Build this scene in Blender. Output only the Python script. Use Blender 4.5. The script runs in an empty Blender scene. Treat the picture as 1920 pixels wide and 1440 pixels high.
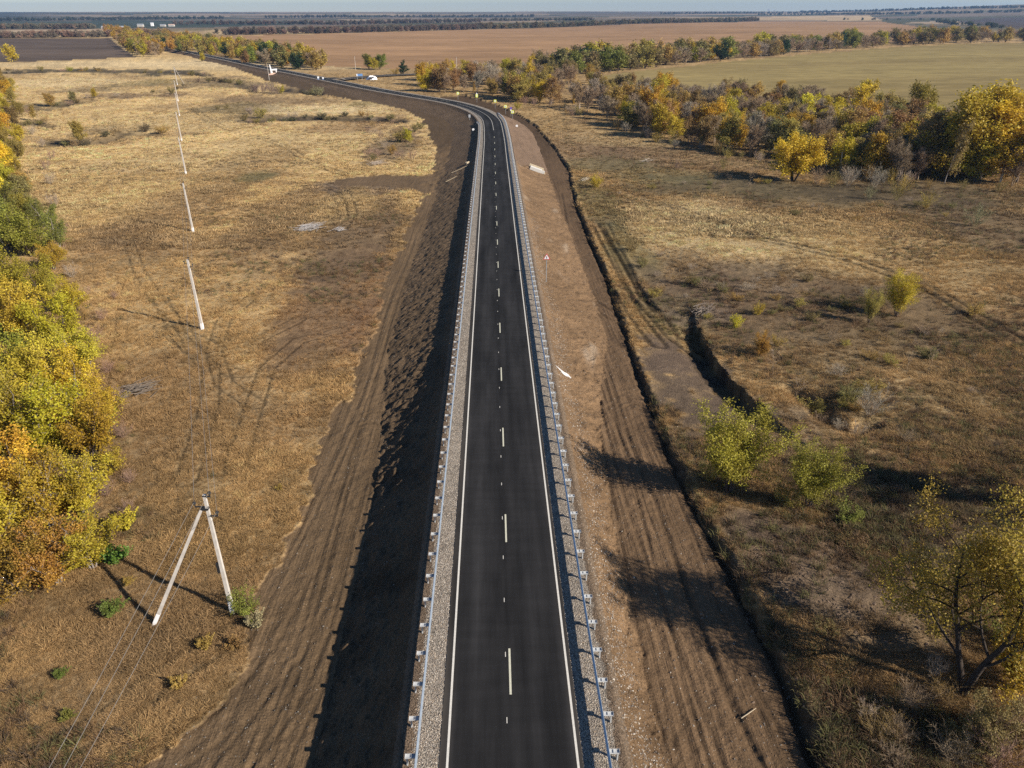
import bpy, math, random
import numpy as np
from mathutils import Vector, Matrix, Euler

R_ = math.radians
SC = bpy.context.scene
COL = SC.collection

# ------------------------------------------------------------------ camera, sky, sun, exposure
CAM = np.array([-0.58, 0.0, 30.4])
F = 1333.0                       # focal length in pixels of the 1920 px wide photograph
PITCH, YAW = 27.7, 1.5
cd = bpy.data.cameras.new('camera'); cam = bpy.data.objects.new('camera', cd); COL.objects.link(cam)
cam.location = CAM; cam.rotation_euler = (R_(90 - PITCH), 0, R_(-YAW))
cd.sensor_width = 36; cd.lens = 36 * F / 1920; cd.clip_start = 0.5; cd.clip_end = 40000
SC.camera = cam

SUN_EL = 30.0
SUN_DIR = Vector((0.875, -0.484, 0)).normalized() * math.cos(R_(SUN_EL)); SUN_DIR.z = math.sin(R_(SUN_EL))
w = bpy.data.worlds.new("World"); SC.world = w; w.use_nodes = True
nt = w.node_tree
sky = nt.nodes.new('ShaderNodeTexSky'); sky.sky_type = 'NISHITA'; sky.sun_disc = False
sky.sun_elevation = R_(SUN_EL); sky.sun_rotation = math.atan2(SUN_DIR.x, SUN_DIR.y)
sky.altitude = 100; sky.air_density = 1.0; sky.dust_density = 0.0; sky.ozone_density = 5.5
bg = nt.nodes['Background']; nt.links.new(sky.outputs[0], bg.inputs[0]); bg.inputs[1].default_value = 0.062
sd = bpy.data.lights.new('sun', 'SUN'); sun = bpy.data.objects.new('sun', sd); COL.objects.link(sun)
sd.energy = 4.9; sd.angle = R_(0.5); sd.color = (1.0, 0.91, 0.77)
sun.rotation_euler = SUN_DIR.to_track_quat('Z', 'Y').to_euler()
SC.view_settings.view_transform = 'Standard'; SC.view_settings.look = 'None'
SC.view_settings.exposure = 0.70; SC.view_settings.gamma = 1.0
SC.cycles.max_bounces = 5; SC.cycles.diffuse_bounces = 3; SC.cycles.glossy_bounces = 2
SC.cycles.transmission_bounces = 3; SC.cycles.volume_bounces = 0; SC.cycles.transparent_max_bounces = 6
SC.cycles.use_denoising = False; SC.cycles.denoiser = 'OPENIMAGEDENOISE'; SC.cycles.denoising_input_passes = 'RGB_ALBEDO_NORMAL'; SC.cycles.denoising_prefilter = 'ACCURATE'
SC.cycles.use_adaptive_sampling = False

rng = np.random.default_rng(7)
random.seed(7)

# ------------------------------------------------------------------ small helpers
def link(o, parent=None):
    COL.objects.link(o)
    if parent is not None: o.parent = parent
    return o

def tag(o, label=None, cat=None, group=None, kind=None):
    if label: o['label'] = label
    if cat: o['category'] = cat
    if group: o['group'] = group
    if kind: o['kind'] = kind
    return o

def thing(name, label, cat, loc=(0, 0, 0), rz=0.0, group=None, sc=1.0):
    o = bpy.data.objects.new(name, None); COL.objects.link(o)
    o.empty_display_size = 0.3
    o.location = loc; o.rotation_euler = (0, 0, rz); o.scale = (sc, sc, sc)
    return tag(o, label, cat, group)

class MB:
    """collects shapes; build() links them as one mesh object"""
    def __init__(s): s.v = []; s.f = []
    def add(s, v, f):
        b = len(s.v); s.v += [tuple(p) for p in v]; s.f += [tuple(i + b for i in q) for q in f]
    def box(s, c, size, rot=None, bev=0.0):
        hx, hy, hz = size[0] / 2, size[1] / 2, size[2] / 2
        if bev > 0:
            vs = []
            for sx in (-1, 1):
                for sy in (-1, 1):
                    for sz in (-1, 1):
                        vs += [(sx * (hx - bev), sy * (hy - bev), sz * hz), (sx * (hx - bev), sy * hy, sz * (hz - bev)), (sx * hx, sy * (hy - bev), sz * (hz - bev))]
            import bmesh
            bm = bmesh.new()
            for p in vs: bm.verts.new(p)
            bmesh.ops.convex_hull(bm, input=bm.verts)
            bm.verts.ensure_lookup_table(); bm.verts.index_update()
            v = [tuple(p.co) for p in bm.verts]; f = [[q.index for q in fc.verts] for fc in bm.faces]; bm.free()
        else:
            v = [(x, y, z) for x in (-hx, hx) for y in (-hy, hy) for z in (-hz, hz)]
            f = [(0, 1, 3, 2), (4, 6, 7, 5), (0, 4, 5, 1), (2, 3, 7, 6), (0, 2, 6, 4), (1, 5, 7, 3)]
        m = (Euler(rot).to_matrix() if rot is not None else Matrix.Identity(3))
        s.add([m @ Vector(p) + Vector(c) for p in v], f)
    def tube(s, pts, radii, k=6, cap=True):
        pts = [Vector(p) for p in pts]; v = []; n = len(pts); ref = None
        for i, p in enumerate(pts):
            d = (pts[min(i + 1, n - 1)] - pts[max(i - 1, 0)]).normalized()
            if ref is None: ref = d.orthogonal().normalized()
            ref = (ref - d * ref.dot(d)).normalized(); b = d.cross(ref)
            for j in range(k):
                a = 2 * math.pi * j / k
                v.append(p + (ref * math.cos(a) + b * math.sin(a)) * radii[i])
        f = [(i * k + j, i * k + (j + 1) % k, (i + 1) * k + (j + 1) % k, (i + 1) * k + j) for i in range(n - 1) for j in range(k)]
        if cap: f += [tuple(range(k - 1, -1, -1)), tuple(range((n - 1) * k, n * k))]
        s.add(v, f)
    def taper(s, a, b, wa, wb):
        """square tapered bar from a to b"""
        a = Vector(a); b = Vector(b); d = (b - a).normalized(); x = d.cross(Vector((0, 1, 0))).normalized(); y = d.cross(x)
        v = []
        for p, w_ in ((a, wa), (b, wb)):
            for sx, sy in ((-1, -1), (1, -1), (1, 1), (-1, 1)):
                v.append(p + x * (sx * w_ / 2) + y * (sy * w_ / 2))
        s.add(v, [(3, 2, 1, 0), (4, 5, 6, 7), (0, 1, 5, 4), (1, 2, 6, 5), (2, 3, 7, 6), (3, 0, 4, 7)])
    def mesh(s, name, mat=None, smooth=False):
        me = bpy.data.meshes.new(name); me.from_pydata([tuple(p) for p in s.v], [], s.f)
        if mat is not None: me.materials.append(mat)
        if smooth: me.polygons.foreach_set('use_smooth', [True] * len(me.polygons))
        me.update(); return me
    def build(s, name, mat=None, parent=None, smooth=False):
        return link(bpy.data.objects.new(name, s.mesh(name, mat, smooth)), parent)

def np_mesh(name, verts, faces, mats=(), smooth=False):
    """verts (N,3), faces (M,k) arrays -> mesh, fast"""
    verts = np.asarray(verts, np.float32); faces = np.asarray(faces, np.int32); k = faces.shape[1]
    me = bpy.data.meshes.new(name)
    me.vertices.add(len(verts)); me.vertices.foreach_set('co', verts.ravel())
    me.loops.add(faces.size); me.loops.foreach_set('vertex_index', faces.ravel())
    me.polygons.add(len(faces)); me.polygons.foreach_set('loop_start', np.arange(0, faces.size, k, dtype=np.int32))
    me.polygons.foreach_set('use_smooth', np.full(len(faces), bool(smooth)))
    for m in mats: me.materials.append(m)
    me.update(calc_edges=True); return me

def add_attr(me, name, kind, data, domain='POINT'):
    a = me.attributes.new(name, kind, domain)
    key = {'FLOAT': 'value', 'FLOAT_COLOR': 'color', 'FLOAT_VECTOR': 'vector', 'INT': 'value', 'FLOAT2': 'vector'}[kind]
    a.data.foreach_set(key, np.asarray(data, np.int32 if kind == 'INT' else np.float32).ravel())

def sstep(a, b, x):
    t = np.clip((x - a) / (b - a), 0, 1); return t * t * (3 - 2 * t)

def _h(ix, iy, s):
    v = np.sin(ix * 127.1 + iy * 311.7 + s * 74.7) * 43758.5453
    return v - np.floor(v)
def vnoise(x, y, s=0.0):
    ix = np.floor(x); iy = np.floor(y); fx = x - ix; fy = y - iy
    fx = fx * fx * (3 - 2 * fx); fy = fy * fy * (3 - 2 * fy)
    a = _h(ix, iy, s); b = _h(ix + 1, iy, s); c = _h(ix, iy + 1, s); d = _h(ix + 1, iy + 1, s)
    return (a + (b - a) * fx) * (1 - fy) + (c + (d - c) * fx) * fy
def fbm(x, y, n=4, s=0.0, g=0.5):
    t = 0; a = 1.0; q = 0
    for i in range(n):
        t = t + a * (vnoise(x + 17.3 * i, y - 9.1 * i, s + i) * 2 - 1); q += a; a *= g; x = x * 2.03 + 0.31 * y; y = y * 2.03 - 0.31 * x
    return t / q

# ------------------------------------------------------------------ from a photo pixel to a place on the land
_th, _ya = R_(PITCH), R_(YAW)
def rays(px, py):
    px = np.asarray(px, float); py = np.asarray(py, float)
    u = (px - 960) / F; v = -(py - 720) / F
    # camera axes: right, up, forward
    fw = np.array([math.sin(_ya) * math.cos(_th), math.cos(_ya) * math.cos(_th), -math.sin(_th)])
    rt = np.array([math.cos(_ya), -math.sin(_ya), 0.0])
    up = np.cross(rt, fw)
    d = fw + u[..., None] * rt + v[..., None] * up
    return d / np.linalg.norm(d, axis=-1, keepdims=True)

GRADE = 0.0188
def trend(y):
    """height of the straight road along its length: a steady fall that runs out at the bend"""
    y = np.asarray(y, float)
    a = np.clip(y, -200, 200); t = np.clip((y - 200) / 100, 0, 1)
    return -GRADE * a - GRADE * 100 * (t - t * t / 2) * 1.0
Z_END = float(trend(400.0))

def plane_hit(px, py, z):
    d = rays(px, py); t = (z - CAM[2]) / d[..., 2]
    return CAM + d * t[..., None]

# road axis: straight along +Y from behind the camera, then round the bend and off to the left
_cpx = [(929.6, 250), (927.3, 240), (922, 226.5), (914.5, 217.5), (904, 210.5), (886, 202.5), (846, 191.5), (797, 183.2), (746.7, 175.0), (690, 164.8), (646.7, 156.0), (603, 147.2), (546.7, 136), (480, 123.5), (433, 113.2), (366.7, 100), (316.7, 88.5), (297, 80), (285, 73), (277, 68)]
_c = plane_hit([p[0] for p in _cpx], [p[1] for p in _cpx], Z_END)[:, :2]
_y1 = float(_c[0, 1])
_ctrl = [(0.0, y) for y in (-80, -40, 0, 40, 80, 120, 160, 200, 225)] + [tuple(p) for p in _c[2:]]
_ctrl.append(tuple(_c[-1] + (_c[-1] - _c[-2]) * 3))
_ctrl = np.array(_ctrl)
def smooth_path(P, n=24, it=3):
    out = [P[0]]
    P = np.vstack([2 * P[0] - P[1], P, 2 * P[-1] - P[-2]])
    for i in range(1, len(P) - 2):
        p0, p1, p2, p3 = P[i - 1:i + 3]
        m1 = (p2 - p0) * 0.5; m2 = (p3 - p1) * 0.5
        l = np.linalg.norm(p2 - p1); m1 = m1 / (np.linalg.norm(m1) + 1e-9) * l; m2 = m2 / (np.linalg.norm(m2) + 1e-9) * l
        for t in np.linspace(0, 1, n + 1)[1:]:
            h = (2 * t**3 - 3 * t**2 + 1) * p1 + (t**3 - 2 * t**2 + t) * m1 + (-2 * t**3 + 3 * t**2) * p2 + (t**3 - t**2) * m2
            out.append(h)
    return np.array(out)
_sp = smooth_path(_ctrl)
def resample(P, step):
    L = np.concatenate([[0], np.cumsum(np.linalg.norm(np.diff(P, axis=0), axis=1))])
    s = np.arange(0, L[-1], step)
    return np.stack([np.interp(s, L, P[:, k]) for k in range(P.shape[1])], 1)
AX = resample(_sp, 3.0)
for _ in range(10):                                       # even out the bend
    Q = AX.copy(); Q[1:-1] = (AX[:-2] + 2 * AX[1:-1] + AX[2:]) / 4; AX = Q
AX[AX[:, 1] < 205, 0] = 0.0
AX = resample(AX, 3.0)
AX_S = np.concatenate([[0], np.cumsum(np.linalg.norm(np.diff(AX, axis=0), axis=1))]) - 80.0   # s equals y on the straight
def axis_at(s):
    s = np.asarray(s, float)
    x = np.interp(s, AX_S, AX[:, 0]); y = np.interp(s, AX_S, AX[:, 1])
    e = 1.5
    tx = np.interp(s + e, AX_S, AX[:, 0]) - np.interp(s - e, AX_S, AX[:, 0])
    ty = np.interp(s + e, AX_S, AX[:, 1]) - np.interp(s - e, AX_S, AX[:, 1])
    l = np.hypot(tx, ty) + 1e-9
    return x, y, tx / l, ty / l
def road_z(s): return trend(s)
def road_pt(s, d, dz=0.0):
    """d: metres to the right of the axis"""
    x, y, tx, ty = axis_at(s)
    return np.stack([x + ty * d, y - tx * d, road_z(s) + dz], -1)

def line_dist(x, y, P, reach=1e9, closed=False):
    """signed distance (positive on the right) and arc length to a polyline, only within reach of it"""
    P = np.asarray(P, float)
    x = np.asarray(x, float); y = np.asarray(y, float)
    best = np.full(x.shape, reach, float); sg = np.full(x.shape, reach, float); arc = np.zeros(x.shape)
    m = (x > P[:, 0].min() - reach) & (x < P[:, 0].max() + reach) & (y > P[:, 1].min() - reach) & (y < P[:, 1].max() + reach)
    idx = np.nonzero(m)
    if len(idx[0]) == 0: return sg, arc
    X = x[idx]; Y = y[idx]; b = best[idx]; g = sg[idx]; ar = arc[idx]; acc = 0.0
    for i in range(len(P) - 1):
        ax, ay = P[i]; bx, by = P[i + 1]; dx, dy = bx - ax, by - ay; l2 = dx * dx + dy * dy + 1e-12
        t = np.clip(((X - ax) * dx + (Y - ay) * dy) / l2, 0, 1)
        qx = X - ax - t * dx; qy = Y - ay - t * dy; d = np.sqrt(qx * qx + qy * qy)
        u = d < b
        b = np.where(u, d, b); g = np.where(u, np.where(dx * qy - dy * qx < 0, d, -d), g); l = math.sqrt(l2)
        ar = np.where(u, acc + t * l, ar); acc += l
    sg[idx] = g; arc[idx] = ar
    return sg, arc

_b0 = int(np.argmax(AX[:, 1] >= 196)); _b1 = int(np.argmax(AX_S > 330))
AXC = np.vstack([AX[_b0 - 4:_b1], AX[_b1::5]]); AXC_S0 = float(AX_S[_b0 - 4])
def road_sd(x, y, reach=120.0):
    """distance along the road and to its right; the straight is the Y axis itself"""
    x = np.asarray(x, float); y = np.asarray(y, float)
    s = y.copy(); d = np.where(np.abs(x) < reach, x, reach)
    m = y > 198
    if m.any():
        dm, am = line_dist(x[m], y[m], AXC, reach)
        d[m] = dm; s[m] = am + AXC_S0
    return s, d

def plain(x, y):
    """the natural ground without the road"""
    z = trend(y) - 3.1 - 0.25 * sstep(20, 120, y)
    z = z + 1.3 * sstep(300, 480, y)                       # the plain lifts a little beyond the bend
    z = z + 0.5 * fbm(x / 60, y / 60, 3, 3) * sstep(12, 40, np.abs(x)) + 1.2 * fbm(x / 260, y / 260, 3, 5) * sstep(200, 600, y)
    z = z + 1.2 * sstep(14, 40, x) * (1 - sstep(150, 260, y)) * 0.6
    z = z + (1.55 * (1 - sstep(28, 95, y)) + .25) * sstep(1, 7, x) * (1 - sstep(150, 260, y))
    r = np.hypot(x, y); bear = np.degrees(np.arctan2(x, np.maximum(y, 1.0)))
    z = z + 24 * sstep(3000, 8500, r) + 2.5 * sstep(1500, 6000, r) * fbm(x / 1500, y / 900, 3, 8)
    z = z + 62 * sstep(20, 38, bear) * sstep(2600, 6500, r)
    z = z + 5 * sstep(60, 500, x) * sstep(250, 700, y)
    return z
def bank_drop(q, s=0.0):
    t = sstep(35, 80, np.asarray(s, float)); k = .60 - .24 * t; q0 = 1.6 - .5 * t
    return np.where(q < q0, q * .76, q0 * .76 + (q - q0) * k)
HALF = 5.3                                                # half width of the bank's crown
def base_h(x, y):
    s, d = road_sd(x, y, 60.0)
    p = plain(x, y); p = np.where(np.abs(d) < 16, np.minimum(p, road_z(s) - .8), p); e = road_z(s) - 0.04 - bank_drop(np.maximum(np.abs(d) - HALF, 0), s)
    e = np.where(np.abs(d) < 59, e, -999)
    return np.maximum(p, e)

def ground(px, py):
    """where the ray through a photo pixel meets the land (N,3)"""
    px = np.atleast_1d(np.asarray(px, float)); py = np.atleast_1d(np.asarray(py, float))
    d = rays(px, py)
    T = np.geomspace(28, 14000, 150)
    X = CAM + d[:, None, :] * T[None, :, None]
    hgt = X[..., 2] - base_h(X[..., 0], X[..., 1])
    neg = hgt < 0; k = np.where(neg.any(1), np.argmax(neg, 1), len(T) - 1)
    a = T[np.maximum(k - 1, 0)]; b = T[k]
    for _ in range(14):
        m = (a + b) / 2; q = CAM + d * m[:, None]; u = q[:, 2] < base_h(q[:, 0], q[:, 1])
        b = np.where(u, m, b); a = np.where(u, a, m)
    out = CAM + d * ((a + b) / 2)[:, None]
    return out
def gpoly(pts):
    return ground([p[0] for p in pts], [p[1] for p in pts])[:, :2]
def px_per_m(p):
    v = np.asarray(p) - CAM
    fw = np.array([math.sin(_ya) * math.cos(_th), math.cos(_ya) * math.cos(_th), -math.sin(_th)])
    return F / np.dot(v, fw)

# ------------------------------------------------------------------ what lies where: outlines traced once, kept as places on the land
P_DIRT_L = gpoly([(250, 1440), (330, 1400), (400, 1335), (440, 1290), (470, 1200), (500, 1130), (540, 1020), (575, 900), (600, 830), (640, 740), (665, 690), (690, 640), (700, 590), (720, 540), (745, 470), (775, 400), (790, 365), (765, 352), (700, 348), (630, 350), (630, 336), (720, 328), (800, 330), (822, 300), (805, 250), (792, 225), (760, 206), (700, 192), (640, 184), (560, 166), (500, 151), (440, 127), (360, 106), (300, 90)])
P_DIRT_R = gpoly([(1545, 1440), (1490, 1300), (1440, 1200), (1395, 1100), (1340, 1000), (1300, 930), (1262, 850), (1235, 780), (1200, 690), (1165, 590), (1140, 520), (1110, 450), (1085, 390), (1072, 340), (1070, 320), (1040, 275), (1005, 235), (972, 213), (935, 196), (870, 178)])
_axv = AX[(AX[:, 1] > -60)]
def close_on_axis(P, extra_near):
    # close the strip along the road axis
    a0 = np.argmin(np.hypot(*(_axv - P[-1]).T))
    return np.vstack([extra_near, P, _axv[:a0 + 1][::-1], [(0, -60)]])
P_DIRT_L = close_on_axis(P_DIRT_L, [(-19, -60)])
P_DIRT_R = close_on_axis(P_DIRT_R, [(15.5, -60)])
FURROW = np.vstack([[(15.5, -60)], P_DIRT_R[1:21]])
GULLY = gpoly([(1316, 622), (1330, 650), (1350, 685), (1375, 712), (1400, 735), (1432, 764)])
GULLY2 = gpoly([(1490, 728), (1530, 755), (1560, 785), (1600, 800), (1640, 790)])

FIELDS = {
    'dark_left': gpoly([(-200, 122), (0, 117), (120, 113), (255, 107), (232, 92), (205, 72), (0, 72.5), (-300, 74)]),
    'brown': gpoly([(330, 76), (420, 67), (640, 62), (900, 55), (1120, 48), (1430, 40), (1650, 40), (1760, 55), (1775, 76), (1300, 90), (1000, 118), (780, 130), (600, 124), (480, 108), (420, 98)]),
    'stubble': gpoly([(1424, 38), (1424, 32), (1520, 29.5), (1630, 30), (1660, 39)]),
    'dark_right': gpoly([(1790, 41), (1850, 34), (1960, 31), (2100, 40), (2000, 56), (1900, 53)]),
    'green': gpoly([(1128, 141), (1200, 133), (1350, 117), (1500, 103), (1700, 87), (1800, 82), (1940, 79), (2200, 80), (2250, 260), (1920, 230), (1700, 200), (1500, 190), (1250, 182), (1160, 165), (1120, 150)]),
    'pale_left': gpoly([(-200, 63), (0, 62), (200, 58), (205, 54.5), (0, 57), (-200, 58)]),
}

def inside(x, y, P):
    P = np.asarray(P); c = np.zeros(x.shape, bool); n = len(P)
    m = (x > P[:, 0].min()) & (x < P[:, 0].max()) & (y > P[:, 1].min()) & (y < P[:, 1].max())
    X = x[m]; Y = y[m]; cc = np.zeros(X.shape, bool); j = n - 1
    for i in range(n):
        xi, yi = P[i]; xj, yj = P[j]
        if yi != yj:
            cc ^= ((yi > Y) != (yj > Y)) & (X < (xj - xi) * (Y - yi) / (yj - yi) + xi)
        j = i
    c[m] = cc
    return c

# soft patches of their own soil or plant colour: (px, py, rx, ry, colour, strength)
SOIL = (0.135, 0.098, 0.072); RED = (0.215, 0.125, 0.07); DARKV = (0.085, 0.07, 0.042); GREENV = (0.105, 0.105, 0.05)
GOLD = (0.46, 0.34, 0.175); PALE = (0.56, 0.44, 0.26); RUST = (0.15, 0.09, 0.055); GREY = (0.17, 0.135, 0.115)
PATCH = [
    (645, 540, 95, 85, (0.185, 0.112, 0.062), .83), (670, 440, 80, 75, (0.145, 0.098, 0.06), .8), (600, 640, 80, 60, (0.2, 0.13, 0.075), .5), (560, 400, 90, 60, (0.17, 0.115, 0.07), .5), (430, 330, 80, 70, (0.17, 0.115, 0.065), .5),
    (690, 350, 110, 16, SOIL, .8), (470, 470, 110, 40, (0.19, 0.13, 0.075), .4), (700, 610, 50, 60, RED, .5), (480, 332, 35, 10, GREENV, .6), (300, 430, 120, 80, (0.24, 0.165, 0.095), .3),
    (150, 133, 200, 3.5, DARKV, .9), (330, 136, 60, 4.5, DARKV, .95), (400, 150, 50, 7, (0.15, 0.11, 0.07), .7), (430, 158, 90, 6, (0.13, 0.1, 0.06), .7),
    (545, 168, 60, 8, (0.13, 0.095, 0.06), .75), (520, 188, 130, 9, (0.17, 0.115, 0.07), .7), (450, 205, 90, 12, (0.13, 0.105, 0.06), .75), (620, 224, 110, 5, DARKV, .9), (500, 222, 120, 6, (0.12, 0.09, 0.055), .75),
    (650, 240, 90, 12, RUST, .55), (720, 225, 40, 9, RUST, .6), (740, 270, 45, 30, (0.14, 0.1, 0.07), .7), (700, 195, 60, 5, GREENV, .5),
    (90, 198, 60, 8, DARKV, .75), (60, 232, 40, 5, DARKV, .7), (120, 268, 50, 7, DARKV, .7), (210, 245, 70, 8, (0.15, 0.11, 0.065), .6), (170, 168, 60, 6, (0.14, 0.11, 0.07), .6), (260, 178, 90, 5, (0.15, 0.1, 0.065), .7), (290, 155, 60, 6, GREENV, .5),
    (250, 330, 180, 60, GOLD, .5), (540, 120, 260, 10, PALE, .4), (600, 205, 120, 10, PALE, .6), (330, 230, 150, 16, GOLD, .6), (600, 262, 130, 16, GOLD, .6), (650, 385, 60, 26, GOLD, .5), (250, 120, 260, 8, PALE, .5), (480, 270, 80, 20, GOLD, .4), (110, 155, 130, 10, PALE, .4),
    (330, 1230, 160, 160, (0.30, 0.21, 0.12), .4), (330, 900, 90, 160, (0.25, 0.175, 0.095), .35), (160, 1300, 150, 120, (0.25, 0.175, 0.10), .45),
    # right hand side
    (1340, 430, 170, 60, PALE, .65), (1500, 440, 160, 45, GOLD, .55), (1250, 420, 90, 40, GOLD, .5), (1700, 470, 160, 60, GOLD, .35), (1100, 280, 110, 30, (0.19, 0.125, 0.075), .6), (1250, 300, 160, 30, (0.17, 0.115, 0.07), .5), (1180, 260, 120, 14, GOLD, .4),
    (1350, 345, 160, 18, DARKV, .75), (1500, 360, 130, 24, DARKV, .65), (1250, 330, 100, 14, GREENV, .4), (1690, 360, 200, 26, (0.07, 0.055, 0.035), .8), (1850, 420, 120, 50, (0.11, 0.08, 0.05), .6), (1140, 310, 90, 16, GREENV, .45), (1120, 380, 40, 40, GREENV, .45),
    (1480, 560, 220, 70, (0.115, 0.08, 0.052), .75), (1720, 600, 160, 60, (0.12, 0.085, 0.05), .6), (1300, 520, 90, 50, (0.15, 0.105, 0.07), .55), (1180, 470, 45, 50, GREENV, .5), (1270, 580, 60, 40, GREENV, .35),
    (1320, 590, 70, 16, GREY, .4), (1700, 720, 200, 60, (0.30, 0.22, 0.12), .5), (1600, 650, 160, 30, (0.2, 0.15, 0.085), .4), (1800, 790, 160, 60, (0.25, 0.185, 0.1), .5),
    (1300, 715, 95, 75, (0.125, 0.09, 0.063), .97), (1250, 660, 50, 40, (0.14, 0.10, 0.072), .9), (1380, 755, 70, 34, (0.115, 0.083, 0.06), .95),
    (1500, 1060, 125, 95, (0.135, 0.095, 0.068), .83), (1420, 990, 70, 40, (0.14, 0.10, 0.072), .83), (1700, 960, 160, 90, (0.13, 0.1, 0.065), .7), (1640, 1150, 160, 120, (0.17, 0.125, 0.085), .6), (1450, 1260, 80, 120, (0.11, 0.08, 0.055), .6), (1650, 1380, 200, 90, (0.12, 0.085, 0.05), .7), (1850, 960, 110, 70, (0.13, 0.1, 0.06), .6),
    (1620, 960, 60, 40, GREENV, .7), (1230, 540, 40, 50, SOIL, .4), (1480, 800, 90, 50, (0.21, 0.15, 0.095), .6), (1560, 860, 110, 50, (0.24, 0.175, 0.105), .6),
]
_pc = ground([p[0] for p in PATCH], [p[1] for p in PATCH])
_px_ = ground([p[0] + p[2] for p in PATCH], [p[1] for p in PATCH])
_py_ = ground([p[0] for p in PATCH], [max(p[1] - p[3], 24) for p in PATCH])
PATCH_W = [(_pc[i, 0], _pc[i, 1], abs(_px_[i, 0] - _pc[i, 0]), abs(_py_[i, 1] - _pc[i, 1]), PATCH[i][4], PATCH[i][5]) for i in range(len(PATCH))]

CREEKS = [gpoly([(-20, 136), (60, 134.5), (120, 133), (260, 134), (345, 136), (388, 141)]), gpoly([(522, 166.5), (550, 169), (580, 172), (602, 176)]), gpoly([(470, 228), (520, 223), (560, 221.5), (640, 220), (700, 222), (750, 226)]), gpoly([(45, 234), (70, 233), (95, 237)]), gpoly([(90, 196), (115, 197), (140, 190), (180, 186), (230, 182), (300, 170), (340, 163)]), gpoly([(90, 266), (120, 267), (150, 272), (180, 268), (230, 250), (290, 252)]), gpoly([(400, 150), (440, 155), (480, 172)])]
SLUMP = gpoly([(828, 345), (846, 328), (868, 302), (884, 284)])
# wheel tracks across the grass: (points, half gauge, groove half width, depth)
TRACKS = [
    (gpoly([(362, 204), (388, 224), (436, 246), (500, 262), (545, 280), (575, 302), (645, 327)]), 1.15, 0.36, 0.14),
    (gpoly([(1180, 375), (1260, 388), (1330, 413), (1400, 440), (1500, 463), (1600, 489), (1700, 524), (1760, 552), (1930, 650)]), 1.0, 0.37, 0.13),
    (gpoly([(240, 450), (262, 510), (300, 570), (340, 610), (365, 660)]), 0.8, 0.17, 0.05),
    (gpoly([(560, 350), (600, 345), (650, 365), (662, 400), (640, 430)]), 0.9, 0.3, 0.08),
    (gpoly([(575, 352), (620, 360), (640, 380), (645, 410)]), 0.9, 0.3, 0.08),
    (gpoly([(300, 612), (340, 640), (395, 690), (392, 760), (350, 900)]), 0.9, 0.17, 0.05),
    (gpoly([(640, 620), (560, 640), (500, 690), (470, 780), (440, 880)]), 0.9, 0.17, 0.05),
    (gpoly([(1130, 420), (1165, 490), (1200, 560), (1260, 620), (1330, 655), (1405, 662)]), 0.9, 0.3, 0.12),
    (gpoly([(1105, 430), (1150, 520), (1190, 590), (1235, 640)]), 0.9, 0.3, 0.12),
    (gpoly([(1130, 430), (1160, 480), (1195, 540), (1225, 580)]), 0.0, 0.55, 0.25),
    (gpoly([(300, 1435), (430, 1345), (540, 1220), (610, 1080), (650, 940), (690, 800)]), 0.95, 0.2, 0.04),
    (gpoly([(430, 1440), (520, 1330), (590, 1180), (640, 1000), (700, 780)]), 0.95, 0.17, 0.04),
    (gpoly([(500, 1440), (575, 1290), (625, 1110), (668, 930), (722, 700), (770, 520)]), 0.9, 0.15, 0.04),
    (gpoly([(1400, 1440), (1330, 1280), (1270, 1130), (1205, 960), (1150, 780), (1110, 640)]), 0.95, 0.17, 0.05),
    (gpoly([(1300, 1440), (1255, 1300), (1215, 1130), (1180, 960), (1140, 800), (1095, 610), (1060, 470)]), 0.95, 0.15, 0.045),
    (gpoly([(1470, 1440), (1390, 1290), (1330, 1150), (1290, 1030), (1230, 880), (1190, 760)]), 0.9, 0.15, 0.045),
    (gpoly([(1045, 360), (1060, 450), (1078, 510), (1105, 560), (1150, 590)]), 0.9, 0.2, 0.10),
    (gpoly([(470, 560), (420, 600), (400, 660), (420, 720), (480, 760)]), 0.9, 0.17, 0.05),
    (gpoly([(560, 600), (480, 640), (400, 650), (330, 620), (300, 560)]), 0.9, 0.17, 0.05),
    (gpoly([(520, 700), (440, 700), (360, 660), (320, 610)]), 0.9, 0.16, 0.05),
    (gpoly([(60, 1430), (200, 1350), (330, 1260), (440, 1190)]), 0.9, 0.2, 0.05),
]
RUT_L = [-11.4, -12.2, -13.0, -13.9, -14.6, -15.7, -16.9]
RUT_R = [8.6, 9.7, 10.6, 11.2, 12.1, 12.9, 13.8]

def step_zone(x, y, P, soft):
    """1 inside the graded strip, with a ragged edge"""
    w_ = np.where(x < 0, 1.0, .35); jx = w_ * (1.7 * fbm(x / 6, y / 6, 3, 21, .6) + 1.1 * fbm(x / .9, y / .9, 2, 23)); jy = w_ * (1.7 * fbm(x / 6, y / 6, 3, 22, .6) + 1.1 * fbm(x / .9, y / .9, 2, 24))
    return inside(x + jx, y + jy, P)

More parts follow.
